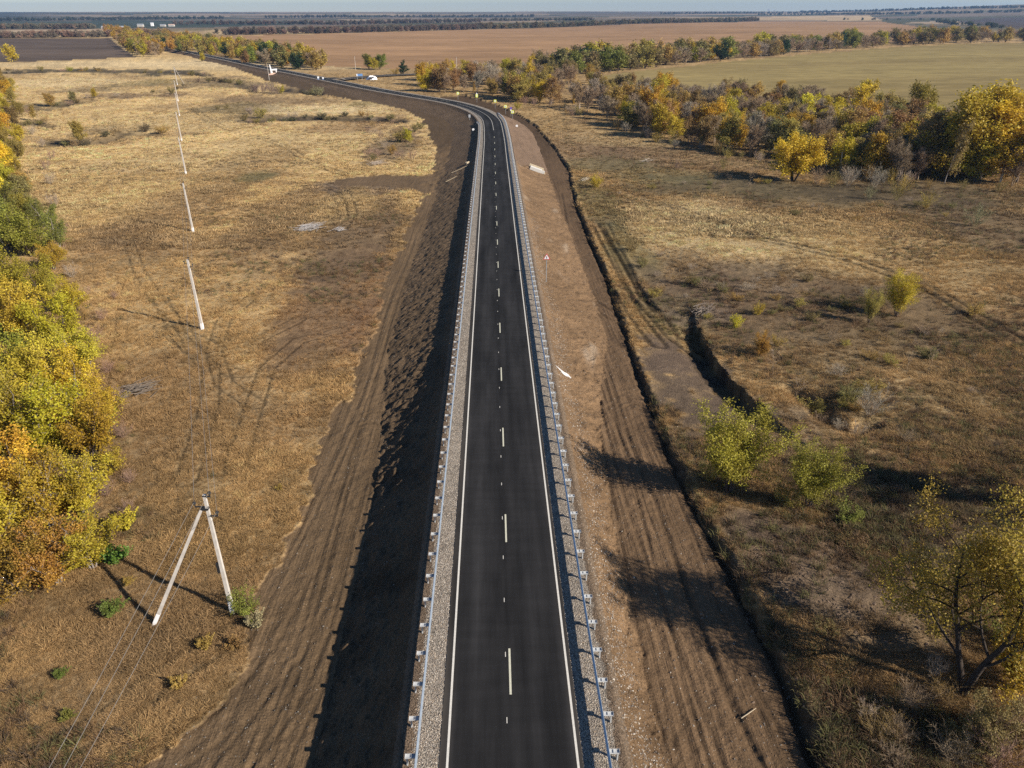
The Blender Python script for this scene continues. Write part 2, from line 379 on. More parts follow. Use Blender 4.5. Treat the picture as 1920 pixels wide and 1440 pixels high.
def terrain(x, y):
    """final height, colour and region of every point"""
    s, d = road_sd(x, y, 120.0)
    ad = np.abs(d); near = ad < 119
    z = plain(x, y); r = np.hypot(x, y)
    e = road_z(s) - 0.04 - bank_drop(np.maximum(ad - HALF, 0), s)
    z = np.where(ad < 16, np.minimum(z, road_z(s) - .8), z)
    dirt = (step_zone(x, y, P_DIRT_L, 1) & (d < 0)) | (step_zone(x, y, P_DIRT_R, 1) & (d > 0))
    dirt &= near
    # natural roughness
    fade = 1 - sstep(90, 220, r)
    rough = 0.10 * fbm(x / 2.2, y / 2.2, 3, 31) + 0.06 * fbm(x / .7, y / .7, 2, 33) * fade + 0.28 * fbm(x / 11, y / 11, 3, 35)
    z = z + np.where(dirt, rough * 0.3, rough)
    # graded strips lie lower than the turf, with a cut edge
    z = z - np.where(dirt & (d > 0), 0.34, 0.0) - np.where(dirt & (d < 0), 0.08, 0.0)
    along = s; 
    rut = np.zeros_like(z)
    for i_, P0 in enumerate(RUT_L + RUT_R):
        wob = 0.9 * fbm(along / 31, along * 0 + P0, 3, P0)
        grow = np.where(s < 60, (60 - s) * (0.010 if P0 > 0 else 0.06) * abs(P0) / 14, 0)
        q = d - np.sign(P0) * grow - P0 - wob; on = sstep(-.15, .25, fbm(along / 26, along * 0 + 3.7 * P0, 2, 140 + i_))
        wd = (.13, .2, .28)[i_ % 3]
        rut += on * (-(.03, .05, .035)[i_ % 3] * np.exp(-(q / wd) ** 2) + 0.025 * np.exp(-((np.abs(q) - 2.1 * wd) / wd) ** 2))
    lat = fbm(d * 3.0, along / 4.0, 4, 41, .6)
    z = z + np.where(dirt, (rut + 0.03 * lat) * (1 - sstep(150, 320, r) * .5), 0)
    hum = fbm(x / 2.6, y / 2.6, 3, 170)
    z = z + np.where(dirt, .045 * hum + .06 * fbm(x / .5, y / .5, 2, 171) * fade, .05 * fbm(x / 1.1, y / 1.1, 2, 172) * fade)
    # gullies
    g, _ = line_dist(x + 0.35 * fbm(x / 1.3, y / 1.3, 2, 51), y + 0.35 * fbm(x / 1.3, y / 1.3, 2, 52), GULLY, 16)
    z = z - np.where((g > 0) & (g < 16), 1.5 * np.exp(-np.maximum(g - 1.0, 0) / 3.5), 0)
    g2, _ = line_dist(x + 0.5 * fbm(x / 1.5, y / 1.5, 2, 53), y, GULLY2, 9)
    z = z - np.where(g2 < 9, 1.1 * np.exp(-(g2 / 1.1) ** 2), 0)
    creek = np.zeros_like(z)
    for i_, P in enumerate(CREEKS):
        q, _ = line_dist(x + 1.2 * fbm(x / 6, y / 6, 2, 56), y + 1.2 * fbm(x / 6, y / 6, 2, 57), P, 14)
        dp = (1.3, 1.9, 1.5, .9, .8, .9, .8)[i_]
        z = z - np.where(np.abs(q) < 14, dp * np.exp(-np.where(q < 0, (q / 1.4) ** 2, (q / 4.2) ** 2)), 0)
        creek = np.maximum(creek, (.92, 1, .92, .75, .6, .7, .6)[i_] * np.exp(-(q / (5.2, 3.6, 4.2, 2.6, 2.6, 2.6, 3.0)[i_]) ** 4) * (np.abs(q) < 14))
    q, _ = line_dist(x + 0.9 * fbm(x / 3, y / 3, 2, 58), y + 0.9 * fbm(x / 3, y / 3, 2, 59), SLUMP, 8)
    z = z - np.where(np.abs(q) < 8, 1.5 * np.exp(-(q / 1.3) ** 2), 0)
    sl = sstep(150, 175, y) * (1 - sstep(235, 262, y)) * sstep(-22, -14, d) * (d < 0) * near
    z = z + sl * .55 * fbm(x / 3.2, y / 4.5, 3, 160)
    f, fa = line_dist(x + 0.25 * fbm(x / 1.1, y / 1.1, 2, 54), y + 0.25 * fbm(x / 1.1, y / 1.1, 2, 55), FURROW, 6)
    fwid = .75 + .55 * vnoise(fa / 5.5, fa * 0, 180)
    f = f / fwid
    z = z - np.where(np.abs(f) < 6, fwid * 0.30 * np.exp(-((f + 0.25) / 0.28) ** 2) - 0.16 * np.exp(-((f - 0.45) / 0.35) ** 2), 0)
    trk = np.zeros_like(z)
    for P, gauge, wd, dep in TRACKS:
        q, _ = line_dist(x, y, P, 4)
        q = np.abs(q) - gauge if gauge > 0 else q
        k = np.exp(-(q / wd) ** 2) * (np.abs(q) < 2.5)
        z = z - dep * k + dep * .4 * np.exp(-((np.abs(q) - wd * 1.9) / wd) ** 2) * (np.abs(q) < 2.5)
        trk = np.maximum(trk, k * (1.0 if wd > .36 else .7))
    # the bank, with clods on its face
    onbank = (e > z) & near & (y < 190)
    face = (ad > HALF + 0.05) & onbank
    clod = (0.22 + .16 * sstep(HALF + 1.6, HALF + 3.5, ad)) * (1 - .5 * sstep(45, 85, s)) * fbm(x / .75, y / .75, 3, 61) + .13 * (1 - .5 * sstep(45, 85, s)) * fbm(x / 2.3, y / 1.7, 2, 62) + 0.10 * fbm(x / .28, y / .28, 2, 63) * fade
    e2 = e + np.where(ad > HALF, clod * sstep(HALF, HALF + 1.2, ad), 0.012 * fbm(x / .25, y / .25, 2, 64))
    z = np.where(onbank, np.maximum(e2, z - 0.05), z)
    z = np.where((ad < 4.6) & (y < 190), road_z(s) - 0.3, z)
    # ---------------- colours
    n1 = fbm(x / 40, y / 40, 4, 71); n2 = fbm(x / 7, y / 4, 4, 72); n3 = fbm(x / 1.4, y / 1.1, 3, 73)
    left = 1 - sstep(-12, 12, d if False else np.where(near, d, np.where(x < 0, -99, 99)))
    C = np.zeros(x.shape + (3,))
    baseL = np.array((0.345, 0.236, 0.116)); baseLf = np.array((0.51, 0.36, 0.172)); baseR = np.array((0.275, 0.185, 0.09)); baseRf = np.array((0.33, 0.225, 0.108))
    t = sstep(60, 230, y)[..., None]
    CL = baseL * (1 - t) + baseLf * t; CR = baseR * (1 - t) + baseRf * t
    lf = left[..., None]
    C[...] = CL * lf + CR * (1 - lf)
    C *= (1 + 0.20 * n1 + 0.32 * n2 + 0.30 * n3)[..., None]
    rustm = sstep(0.05, 0.5, fbm(x / 18, y / 12, 3, 75))[..., None]
    C = C * (1 - 0.45 * rustm) + np.array((0.19, 0.125, 0.072)) * 0.45 * rustm
    wx = x + 2.0 * fbm(x / 9, y / 9, 3, 76) * (1 + r / 120); wy = y + 2.0 * fbm(x / 9, y / 9, 3, 77) * (1 + r / 60)
    bare = np.zeros(x.shape)
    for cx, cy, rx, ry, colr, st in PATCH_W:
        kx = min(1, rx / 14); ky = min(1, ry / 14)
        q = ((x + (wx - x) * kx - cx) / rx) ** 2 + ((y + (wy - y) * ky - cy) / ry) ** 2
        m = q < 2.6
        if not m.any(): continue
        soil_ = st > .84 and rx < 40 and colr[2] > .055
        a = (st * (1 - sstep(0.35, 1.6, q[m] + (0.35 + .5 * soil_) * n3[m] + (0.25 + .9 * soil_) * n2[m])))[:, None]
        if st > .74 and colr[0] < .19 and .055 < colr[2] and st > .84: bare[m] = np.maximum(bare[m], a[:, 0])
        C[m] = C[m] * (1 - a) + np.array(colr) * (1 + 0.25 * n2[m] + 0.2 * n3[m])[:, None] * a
    C = C * (1 - creek[..., None]) + np.array((.06, .047, .034)) * (1 + .4 * n3)[..., None] * creek[..., None]
    # graded soil
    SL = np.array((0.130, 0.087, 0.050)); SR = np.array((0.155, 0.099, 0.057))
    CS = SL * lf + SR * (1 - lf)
    CS = CS * (1 + 0.16 * fbm(d / 2.5, along / 20, 3, 81) + 0.12 * fbm(d * 2.2, along / 6, 2, 82) + 0.16 * n2 + 0.12 * n3)[..., None]
    fr = sstep(7, 16, ad)[..., None] * (1 - lf)
    CS = CS * (1 - fr * 0.25)
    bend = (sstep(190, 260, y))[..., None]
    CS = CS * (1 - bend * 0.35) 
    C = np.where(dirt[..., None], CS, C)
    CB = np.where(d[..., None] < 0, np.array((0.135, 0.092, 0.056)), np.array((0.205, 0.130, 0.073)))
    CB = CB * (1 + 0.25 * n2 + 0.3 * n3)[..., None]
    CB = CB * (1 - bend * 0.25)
    stony = (sstep(0.25, 0.6, fbm(x / 2.4, y / 9, 3, 84)) * sstep(5, 6, ad) * (d > 0))[..., None]
    CB = CB * (1 - .5 * stony) + np.array((0.40, 0.32, 0.24)) * .5 * stony
    crown = (ad < HALF + 0.3)[..., None]
    CB = np.where(crown, np.array((0.20, 0.145, 0.10)) * (1 + .2 * n3)[..., None], CB)
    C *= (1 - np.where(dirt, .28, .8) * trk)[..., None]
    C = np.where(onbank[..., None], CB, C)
    fw_, _ = np.abs(f), 0
    C *= (1 - 0.45 * np.exp(-((f + 0.2) / 0.35) ** 2) * (np.abs(f) < 6))[..., None]  # bank shade along the furrow put into the soil colour
    C = np.where(((g > -0.1) & (g < 2.2))[..., None], C * 0.6, C)  # shadow below the gully edge put into the ground colour
    # ---------------- regions
    reg = np.zeros(x.shape, np.int8)                      # meadow
    reg[bare > .5] = 10
    reg[dirt] = 1
    reg[onbank] = 2
    fx = x + 3 * fbm(x / 40, y / 40, 2, 91); fy = y + 3 * fbm(x / 40, y / 40, 2, 92)
    streak = fbm(x / 90, y / 22, 4, 93); streak2 = fbm(x / 400, y / 60, 3, 94)
    FC = {'dark_left': (0.105, 0.076, 0.056), 'brown': (0.31, 0.185, 0.095), 'stubble': (0.42, 0.30, 0.17), 'dark_right': (0.075, 0.055, 0.045), 'green': (0.235, 0.175, 0.072), 'pale_left': (0.38, 0.28, 0.18)}
    for i, (k, P) in enumerate(FIELDS.items()):
        m = inside(fx, fy, P) & ~onbank & ~dirt
        reg[m] = 3 + i
        c = np.array(FC[k]) * (1 + 0.22 * streak[m] + 0.25 * streak2[m])[:, None]
        if k == 'green':
            gy = sstep(-0.3, 0.5, streak2[m])[:, None]; c = c * (1 - .4 * gy) + np.array((0.25, 0.20, 0.08)) * .4 * gy
        C[m] = c
        z[m] = plain(x[m], y[m]) + 0.1 * streak[m]
    hills = (r > 2300) & (reg == 0)
    hc = vnoise(x / 900 + 0.3 * vnoise(x / 500, y / 900, 4), y / 520, 97)
    pal = np.array([(0.10, 0.075, 0.055), (0.22, 0.16, 0.10), (0.30, 0.22, 0.14), (0.08, 0.075, 0.04), (0.16, 0.12, 0.085), (0.05, 0.06, 0.04)])
    hcol = pal[np.clip((hc * 6).astype(int), 0, 5)]
    bear = np.degrees(np.arctan2(x, np.maximum(y, 1.0)))
    wood = sstep(-24, -32, bear) * sstep(4000, 5200, r)
    hcol = hcol * (1 - wood[..., None]) + np.array((0.05, 0.055, 0.045)) * wood[..., None]
    hcol = hcol * (1 + 0.3 * streak2)[..., None]
    mid = sstep(1100, 2300, r)[..., None] * (reg == 0)[..., None]
    C = C * (1 - mid) + hcol * mid
    reg[hills] = 9
    return z, np.clip(C, 0.012, 0.8), reg, s, d

# ------------------------------------------------------------------ materials
def new_mat(name, rough=0.9, spec=0.2, metal=0.0, col=None):
    m = bpy.data.materials.new(name); m.use_nodes = True
    b = m.node_tree.nodes['Principled BSDF']
    b.inputs['Roughness'].default_value = rough; b.inputs['Specular IOR Level'].default_value = spec; b.inputs['Metallic'].default_value = metal
    if col: b.inputs['Base Color'].default_value = (*col, 1)
    return m, m.node_tree, b
def N(t, kind, **kw):
    n = t.nodes.new(kind)
    for k, v in kw.items(): setattr(n, k, v)
    return n
def attr(t, name, kind='GEOMETRY'):
    n = t.nodes.new('ShaderNodeAttribute'); n.attribute_name = name; n.attribute_type = kind; return n
def noise(t, vec, scale, detail=4, rough=0.6, dim='3D'):
    n = t.nodes.new('ShaderNodeTexNoise'); n.noise_dimensions = dim
    n.inputs['Scale'].default_value = scale; n.inputs['Detail'].default_value = detail; n.inputs['Roughness'].default_value = rough
    if vec is not None: t.links.new(vec, n.inputs['Vector'])
    return n
def mapr(t, val, a, b, c, d):
    n = t.nodes.new('ShaderNodeMapRange'); n.clamp = True
    for i, v in zip((1, 2, 3, 4), (a, b, c, d)): n.inputs[i].default_value = v
    t.links.new(val, n.inputs[0]); return n.outputs[0]
def mathn(t, op, a, b=None):
    n = t.nodes.new('ShaderNodeMath'); n.operation = op
    for i, v in enumerate((a, b)):
        if v is None: continue
        if isinstance(v, (int, float)): n.inputs[i].default_value = v
        else: t.links.new(v, n.inputs[i])
    return n.outputs[0]
def mixc(t, fac, a, b, mode='MIX'):
    n = t.nodes.new('ShaderNodeMix'); n.data_type = 'RGBA'; n.blend_type = mode
    for sock, v in ((n.inputs[0], fac), (n.inputs[6], a), (n.inputs[7], b)):
        if isinstance(v, (int, float)): sock.default_value = v
        elif isinstance(v, tuple): sock.default_value = (*v, 1)
        else: t.links.new(v, sock)
    return n.outputs[2]
def scalec(t, col, fac):
    """colour times a number"""
    n = t.nodes.new('ShaderNodeVectorMath'); n.operation = 'SCALE'
    t.links.new(col, n.inputs[0])
    if isinstance(fac, (int, float)): n.inputs[3].default_value = fac
    else: t.links.new(fac, n.inputs[3])
    return n.outputs[0]
def bump(t, b, h, strength, dist):
    n = t.nodes.new('ShaderNodeBump'); n.inputs['Strength'].default_value = strength; n.inputs['Distance'].default_value = dist
    t.links.new(h, n.inputs['Height']); t.links.new(n.outputs[0], b.inputs['Normal']); return n
def pos(t): return t.nodes.new('ShaderNodeNewGeometry').outputs['Position']
def mapping(t, vec, sx, sy, sz=1.0):
    n = t.nodes.new('ShaderNodeMapping'); n.inputs['Scale'].default_value = (sx, sy, sz); t.links.new(vec, n.inputs['Vector']); return n.outputs[0]

def turf_mat():
    m, t, b = new_mat('turf', 0.95, 0.08)
    p = pos(t); c = attr(t, 'albedo').outputs['Color']
    n1 = noise(t, p, 5.5, 5, 0.7); n2 = noise(t, mapping(t, p, 1.0, 0.55, 1.0), 1.3, 5, 0.65); n3 = noise(t, p, 24, 3, 0.6)
    f = mathn(t, 'MULTIPLY', mapr(t, n1.outputs[0], .3, .7, .62, 1.38), mapr(t, n2.outputs[0], .3, .7, .74, 1.26))
    f = mathn(t, 'MULTIPLY', f, mapr(t, n3.outputs[0], .3, .7, .8, 1.2))
    cc = scalec(t, c, f)
    cc = mixc(t, mapr(t, n2.outputs[0], .55, .8, 0, .35), cc, scalec(t, c, 0.55))
    t.links.new(cc, b.inputs['Base Color'])
    h = mathn(t, 'ADD', mathn(t, 'MULTIPLY', n1.outputs[0], 0.6), mathn(t, 'MULTIPLY', n3.outputs[0], 0.25))
    bump(t, b, h, 0.9, 0.22)
    return m
def field_mat(name, sx, sy, amp, bd):
    m, t, b = new_mat(name, 0.95, 0.08)
    p = pos(t); c = attr(t, 'albedo').outputs['Color']
    n1 = noise(t, mapping(t, p, sx, sy, 1), 1.0, 5, 0.65); n2 = noise(t, mapping(t, p, .02, .07, 1), 1.0, 4, 0.6)
    f = mathn(t, 'MULTIPLY', mapr(t, n1.outputs[0], .3, .7, 1 - amp, 1 + amp), mapr(t, n2.outputs[0], .3, .7, .85, 1.15))
    t.links.new(scalec(t, c, f), b.inputs['Base Color'])
    bump(t, b, n1.outputs[0], 0.6, bd)
    return m
def soil_mat(name, clod):
    m, t, b = new_mat(name, 0.95, 0.1)
    p = pos(t); c = attr(t, 'albedo').outputs['Color']; rd = attr(t, 'road').outputs['Vector']
    line = noise(t, mapping(t, rd, 4.2, .11, 1), 1.0, 5, 0.62)
    n1 = noise(t, p, 7, 5, 0.7); n3 = noise(t, p, 30, 3, 0.6)
    # lugs pressed across the wheel lines
    wv = N(t, 'ShaderNodeTexWave', wave_type='BANDS', bands_direction='Y'); wv.inputs['Scale'].default_value = 0.62; wv.inputs['Distortion'].default_value = 1.2; wv.inputs['Detail'].default_value = 2
    t.links.new(mapping(t, rd, 1.2, 2.6, 1), wv.inputs['Vector'])
    band = noise(t, mapping(t, rd, 1.1, .02, 1), 1.0, 2, 0.5)
    lug = mathn(t, 'MULTIPLY', wv.outputs['Fac'], mapr(t, band.outputs[0], .52, .6, 0, 1))
    if clod:
        f = mathn(t, 'MULTIPLY', mapr(t, n1.outputs[0], .3, .7, .55, 1.45), mapr(t, n3.outputs[0], .3, .7, .75, 1.25))
        h = mathn(t, 'ADD', n1.outputs[0], mathn(t, 'MULTIPLY', n3.outputs[0], .4))
        bump(t, b, h, 0.9, 0.22)
    else:
        f = mathn(t, 'MULTIPLY', mapr(t, line.outputs[0], .3, .7, .84, 1.14), mapr(t, n1.outputs[0], .3, .7, .66, 1.34))
        f = mathn(t, 'MULTIPLY', f, mapr(t, n3.outputs[0], .3, .7, .85, 1.15))
        h = mathn(t, 'ADD', mathn(t, 'MULTIPLY', line.outputs[0], 1.0), mathn(t, 'MULTIPLY', n1.outputs[0], .85))
        h = mathn(t, 'ADD', h, mathn(t, 'MULTIPLY', lug, .13))
        bump(t, b, h, 0.8, 0.12)
    st = N(t, 'ShaderNodeTexVoronoi'); st.inputs['Scale'].default_value = 3.5; t.links.new(p, st.inputs['Vector'])
    fl = mapr(t, st.outputs['Distance'], .03, .09, 1, 0)
    cc = mixc(t, mathn(t, 'MULTIPLY', fl, .55), scalec(t, c, f), (0.42, 0.36, 0.30))
    t.links.new(cc, b.inputs['Base Color'])
    return m
M_TURF = turf_mat(); M_SOIL = soil_mat('graded_soil', False); M_BANK = soil_mat('bank_soil', True)
M_PLOUGH = field_mat('ploughed_soil', .05, .45, .30, .5); M_GREENF = field_mat('stubble_green', .10, .6, .32, .3); M_HILL = field_mat('far_land', .004, .02, .25, 2)

def gravel_mat():
    m, t, b = new_mat('crushed_stone', 0.9, 0.2)
    p = pos(t); rd = attr(t, 'road').outputs['Vector']
    v = N(t, 'ShaderNodeTexVoronoi'); v.inputs['Scale'].default_value = 22; t.links.new(p, v.inputs['Vector'])
    n = noise(t, p, 1.1, 4, .6); n2 = noise(t, p, 60, 2, .5)
    rgb = N(t, 'ShaderNodeSeparateColor'); t.links.new(v.outputs['Color'], rgb.inputs[0])
    val = mapr(t, rgb.outputs[0], 0, 1, .32, 1.75)
    val = mathn(t, 'MULTIPLY', val, mapr(t, n.outputs[0], .3, .7, .75, 1.2)); val = mathn(t, 'MULTIPLY', val, mapr(t, v.outputs['Distance'], 0, .75, 1.15, .5))  # paler stone middles, darker rims: gap shade put into the colour
    c = scalec(t, mixc(t, rgb.outputs[1], (0.33, 0.285, 0.245), (0.36, 0.305, 0.24)), val)
    br = attr(t, 'soil').outputs['Fac']
    c2 = mixc(t, mapr(t, mathn(t, 'ADD', br, mapr(t, n.outputs[0], .35, .65, -.35, .35)), .35, .65, 0, 1), c, scalec(t, mixc(t, .0, (0.19, 0.135, 0.092), (0, 0, 0)), val))
    t.links.new(c2, b.inputs['Base Color']); bump(t, b, v.outputs['Distance'], .8, .04)
    return m
def asphalt_mat():
    m, t, b = new_mat('asphalt', 0.9, 0.10)
    p = pos(t); rd = attr(t, 'road').outputs['Vector']
    band = noise(t, mapping(t, rd, 1.3, .006, 1), 1.0, 3, .55); patch = noise(t, mapping(t, rd, .6, .07, 1), 1.0, 4, .6); gr = noise(t, p, 70, 2, .6); sp = N(t, 'ShaderNodeTexVoronoi'); sp.inputs['Scale'].default_value = 1.6
    t.links.new(p, sp.inputs['Vector'])
    f = mathn(t, 'MULTIPLY', mapr(t, band.outputs[0], .3, .7, .80, 1.25), mapr(t, patch.outputs[0], .3, .7, .58, 1.5)); f = mathn(t, 'MULTIPLY', f, mapr(t, gr.outputs[0], .3, .7, .75, 1.25))
    sep = N(t, 'ShaderNodeSeparateXYZ'); t.links.new(rd, sep.inputs[0])
    mid = mapr(t, mathn(t, 'ABSOLUTE', mathn(t, 'ADD', sep.outputs[0], .25)), .1, .55, .78, 1.0)      # fresh seam in the middle
    f = mathn(t, 'MULTIPLY', f, mid)
    lane = mathn(t, 'ABSOLUTE', mathn(t, 'SUBTRACT', mathn(t, 'ABSOLUTE', sep.outputs[0]), 1.55))      # wheel paths each side of a lane's middle
    path = mathn(t, 'ABSOLUTE', mathn(t, 'SUBTRACT', lane, .8))
    f = mathn(t, 'MULTIPLY', f, mapr(t, path, 0, .45, .90, 1.10))
    dust = mapr(t, mathn(t, 'ABSOLUTE', sep.outputs[0]), 2.75, 3.4, 0, .8)
    crossn = noise(t, mapping(t, rd, .25, 1.7, 1), 1.0, 2, .5); f = mathn(t, 'MULTIPLY', f, mapr(t, crossn.outputs[0], .35, .7, .93, 1.1))
    c = scalec(t, mixc(t, patch.outputs[0], (0.0185, 0.0182, 0.0192), (0.0215, 0.0206, 0.0210)), f)
    c = mixc(t, mathn(t, 'MULTIPLY', dust, mapr(t, patch.outputs[0], .35, .65, .1, .5)), c, (.12, .10, .08))
    c = mixc(t, mapr(t, sp.outputs['Distance'], .008, .02, .6, 0), c, (0.3, 0.28, 0.25))
    t.links.new(c, b.inputs['Base Color']); bump(t, b, gr.outputs[0], .35, .01)
    return m
M_GRAVEL = gravel_mat(); M_ASPH = asphalt_mat()
def paint_mat(name, col):
    m, t, b = new_mat(name, .6, .3); n = noise(t, pos(t), 9, 4, .65); n2 = noise(t, pos(t), 60, 2, .6)
    f = mathn(t, 'MULTIPLY', mapr(t, n.outputs[0], .3, .7, .82, 1.08), mapr(t, n2.outputs[0], .3, .6, .75, 1.05))
    t.links.new(scalec(t, mixc(t, 0.0, col, col), f), b.inputs['Base Color']); return m
M_WHITE = paint_mat('road_paint', (0.70, 0.665, 0.60)); M_DASH = paint_mat('dash_paint', (0.62, 0.60, 0.47))
def simple(name, col, rough=.7, metal=0.0, spec=.3, amp=.15, sc=4):
    m, t, b = new_mat(name, rough, spec, metal); n = noise(t, N(t, 'ShaderNodeTexCoord').outputs['Object'], sc, 4, .6)
    t.links.new(scalec(t, mixc(t, 0.0, col, col), mapr(t, n.outputs[0], .3, .7, 1 - amp, 1 + amp)), b.inputs['Base Color']); return m
M_ZINC = simple('galvanised_steel', (0.50, 0.56, 0.62), .42, .62, .5, .12, 3)
M_TRAY = simple('dull_zinc', (0.50, 0.51, 0.52), .6, .15, .4, .12, 3)
M_CONC = simple('pole_concrete', (0.50, 0.46, 0.42), .85, 0, .2, .18, 2.2)
M_LIME = simple('whitewash', (0.78, 0.77, 0.78), .8, 0, .2, .08, 6)
M_BLACK = simple('black_iron', (0.03, 0.03, 0.032), .6, .3, .4, .2, 6)
M_WIRE = simple('aluminium_wire', (0.42, 0.38, 0.33), .5, .5, .4, .1, 3)
M_SIGNW = simple('sign_white', (0.78, 0.78, 0.8), .5, 0, .4, .05); M_SIGNY = simple('sign_yellow_green', (0.72, 0.78, 0.07), .5, 0, .4, .05); M_SIGNB = simple('sign_blue', (0.10, 0.22, 0.46), .5, 0, .4, .05)
M_SIGNR = simple('sign_red', (0.55, 0.05, 0.07), .5, 0, .4, .05); M_SIGNP = simple('sign_violet', (0.16, 0.10, 0.42), .5, 0, .4, .05); M_GREYS = simple('grey_back', (0.45, 0.46, 0.48), .5, .3, .4, .1)
M_CONCW = simple('new_concrete', (0.52, 0.51, 0.49), .85, 0, .2, .1, 3); M_CONCY = simple('raw_concrete', (0.46, 0.38, 0.27), .9, 0, .2, .2, 3)
M_WHITES = simple('white_spill', (0.60, 0.58, 0.57), .9, 0, .2, .15, 3)
M_TYRE = simple('tyre_rubber', (0.02, 0.02, 0.02), .85); M_GLASS = simple('dark_glass', (0.02, 0.025, 0.03), .12, 0, .6, .05); M_PINKC = simple('pinkish_slab', (0.58, 0.40, 0.32), .85, 0, .2, .15, 3)

def leaf_mat():
    m, t, b = new_mat('leaves', 0.55, 0.25)
    oc = N(t, 'ShaderNodeObjectInfo'); tone = attr(t, 'tone').outputs['Fac']
    hsv = N(t, 'ShaderNodeHueSaturation')
    t.links.new(oc.outputs['Color'], hsv.inputs['Color'])
    t.links.new(mapr(t, tone, 0, 1, .478, .512), hsv.inputs['Hue']); t.links.new(mapr(t, tone, 0, 1, .62, 1.38), hsv.inputs['Value'])
    c = hsv.outputs[0]
    t.links.new(c, b.inputs['Base Color'])
    tr = N(t, 'ShaderNodeBsdfTranslucent'); t.links.new(scalec(t, c, 1.1), tr.inputs[0])
    mx = N(t, 'ShaderNodeMixShader'); mx.inputs[0].default_value = .32
    t.links.new(b.outputs[0], mx.inputs[1]); t.links.new(tr.outputs[0], mx.inputs[2])
    t.links.new(mx.outputs[0], t.nodes['Material Output'].inputs[0]); return m
def bark_mat():
    m, t, b = new_mat('bark', 0.9, 0.15); oc = N(t, 'ShaderNodeObjectInfo'); n = noise(t, N(t, 'ShaderNodeTexCoord').outputs['Object'], 5, 4, .65)
    t.links.new(scalec(t, oc.outputs['Color'], mapr(t, n.outputs[0], .3, .7, .6, 1.35)), b.inputs['Base Color']); return m
M_LEAF = leaf_mat(); M_BARK = bark_mat()
def grass_mat():
    m, t, b = new_mat('dry_grass', 0.8, 0.1)
    ti = attr(t, 'tint', 'INSTANCER').outputs['Color']
    t.links.new(ti, b.inputs['Base Color'])
    tr = N(t, 'ShaderNodeBsdfTranslucent'); t.links.new(ti, tr.inputs[0]); mx = N(t, 'ShaderNodeMixShader'); mx.inputs[0].default_value = .3
    t.links.new(b.outputs[0], mx.inputs[1]); t.links.new(tr.outputs[0], mx.inputs[2]); t.links.new(mx.outputs[0], t.nodes['Material Output'].inputs[0]); return m
M_GRASS = grass_mat()
def stone_mat():
    m, t, b = new_mat('stones', 0.9, 0.2); t.links.new(attr(t, 'tint', 'INSTANCER').outputs['Color'], b.inputs['Base Color']); return m
M_STONE = stone_mat()

# ------------------------------------------------------------------ the land, one sheet cut into its regions
def make_land():
    ys = [-2900.0, -1200, -500, -220, -110, -60.0, -40, -25, -12, 0, 6, 11, 15]
    y = 18.0; 
    while y < 9800:
        ys.append(y)
        y += max(0.07, 0.95 * (y * y + 1150) / (34 * 711)) if y < 1500 else y * 0.06
    ys.append(11000); ys = np.array(ys)
    nu = 960; u = np.linspace(-1, 1, nu + 1); u = u * (0.72 + 0.28 * u * u)
    W = 20 + 0.9 * np.clip(ys, 18, None)
    X = u[None, :] * W[:, None] + 0.0262 * ys[:, None]
    for e in (8, 25, 60, 150, 400, 1000, 3000, 11000):
        X = np.concatenate([np.maximum(X[:, :1] - e, -11600 - e * .01), X, np.minimum(X[:, -1:] + e, 11600 + e * .01)], 1)
    nu = X.shape[1] - 1; Y = np.repeat(ys[:, None], nu + 1, 1)
    z, C, reg, s, d = terrain(X.ravel(), Y.ravel())
    V = np.stack([X.ravel(), Y.ravel(), z], 1)
    nr = len(ys); i = np.arange(nr - 1)[:, None] * (nu + 1) + np.arange(nu)[None, :]
    Fc = np.stack([i, i + 1, i + nu + 2, i + nu + 1], -1).reshape(-1, 4)
    G = V.reshape(nr, nu + 1, 3); du = np.gradient(G, axis=1); dv = np.gradient(G, axis=0)
    nrm = np.cross(du, dv).reshape(-1, 3); nrm /= np.linalg.norm(nrm, axis=1, keepdims=True)
    fr = reg[Fc].max(axis=1); zone2 = (reg[Fc] == 2).any(axis=1); fr = np.where(zone2, 2, fr)
    spec = [(0, 'meadow', M_TURF), (1, 'graded_dirt', M_SOIL), (2, 'embankment', M_BANK), (3, 'ploughed_field', M_PLOUGH), (4, 'brown_field', M_PLOUGH), (5, 'stubble_field', M_PLOUGH), (6, 'ploughed_field', M_PLOUGH), (7, 'green_field', M_GREENF), (8, 'pale_field', M_PLOUGH), (9, 'hills', M_HILL), (10, 'bare_soil', M_BANK)]
    for rid, name, mat in spec:
        m = fr == rid
        if not m.any(): continue
        f = Fc[m]; used, inv = np.unique(f, return_inverse=True); f2 = inv.reshape(-1, 4)
        me = np_mesh(name, V[used], f2, (mat,), True)
        c4 = np.ones((len(used), 4)); c4[:, :3] = C[used]; add_attr(me, 'albedo', 'FLOAT_COLOR', c4)
        rv = np.zeros((len(used), 3)); rv[:, 0] = d[used]; rv[:, 1] = s[used]; add_attr(me, 'road', 'FLOAT_VECTOR', rv)
        me.normals_split_custom_set_from_vertices([tuple(n) for n in nrm[used]])
        tag(link(bpy.data.objects.new(name, me)), kind='structure')
    return len(Fc)
N_FACES = make_land()
def land_z(x, y):
    x = np.atleast_1d(np.asarray(x, float)); y = np.atleast_1d(np.asarray(y, float))
    return terrain(x, y)[0]

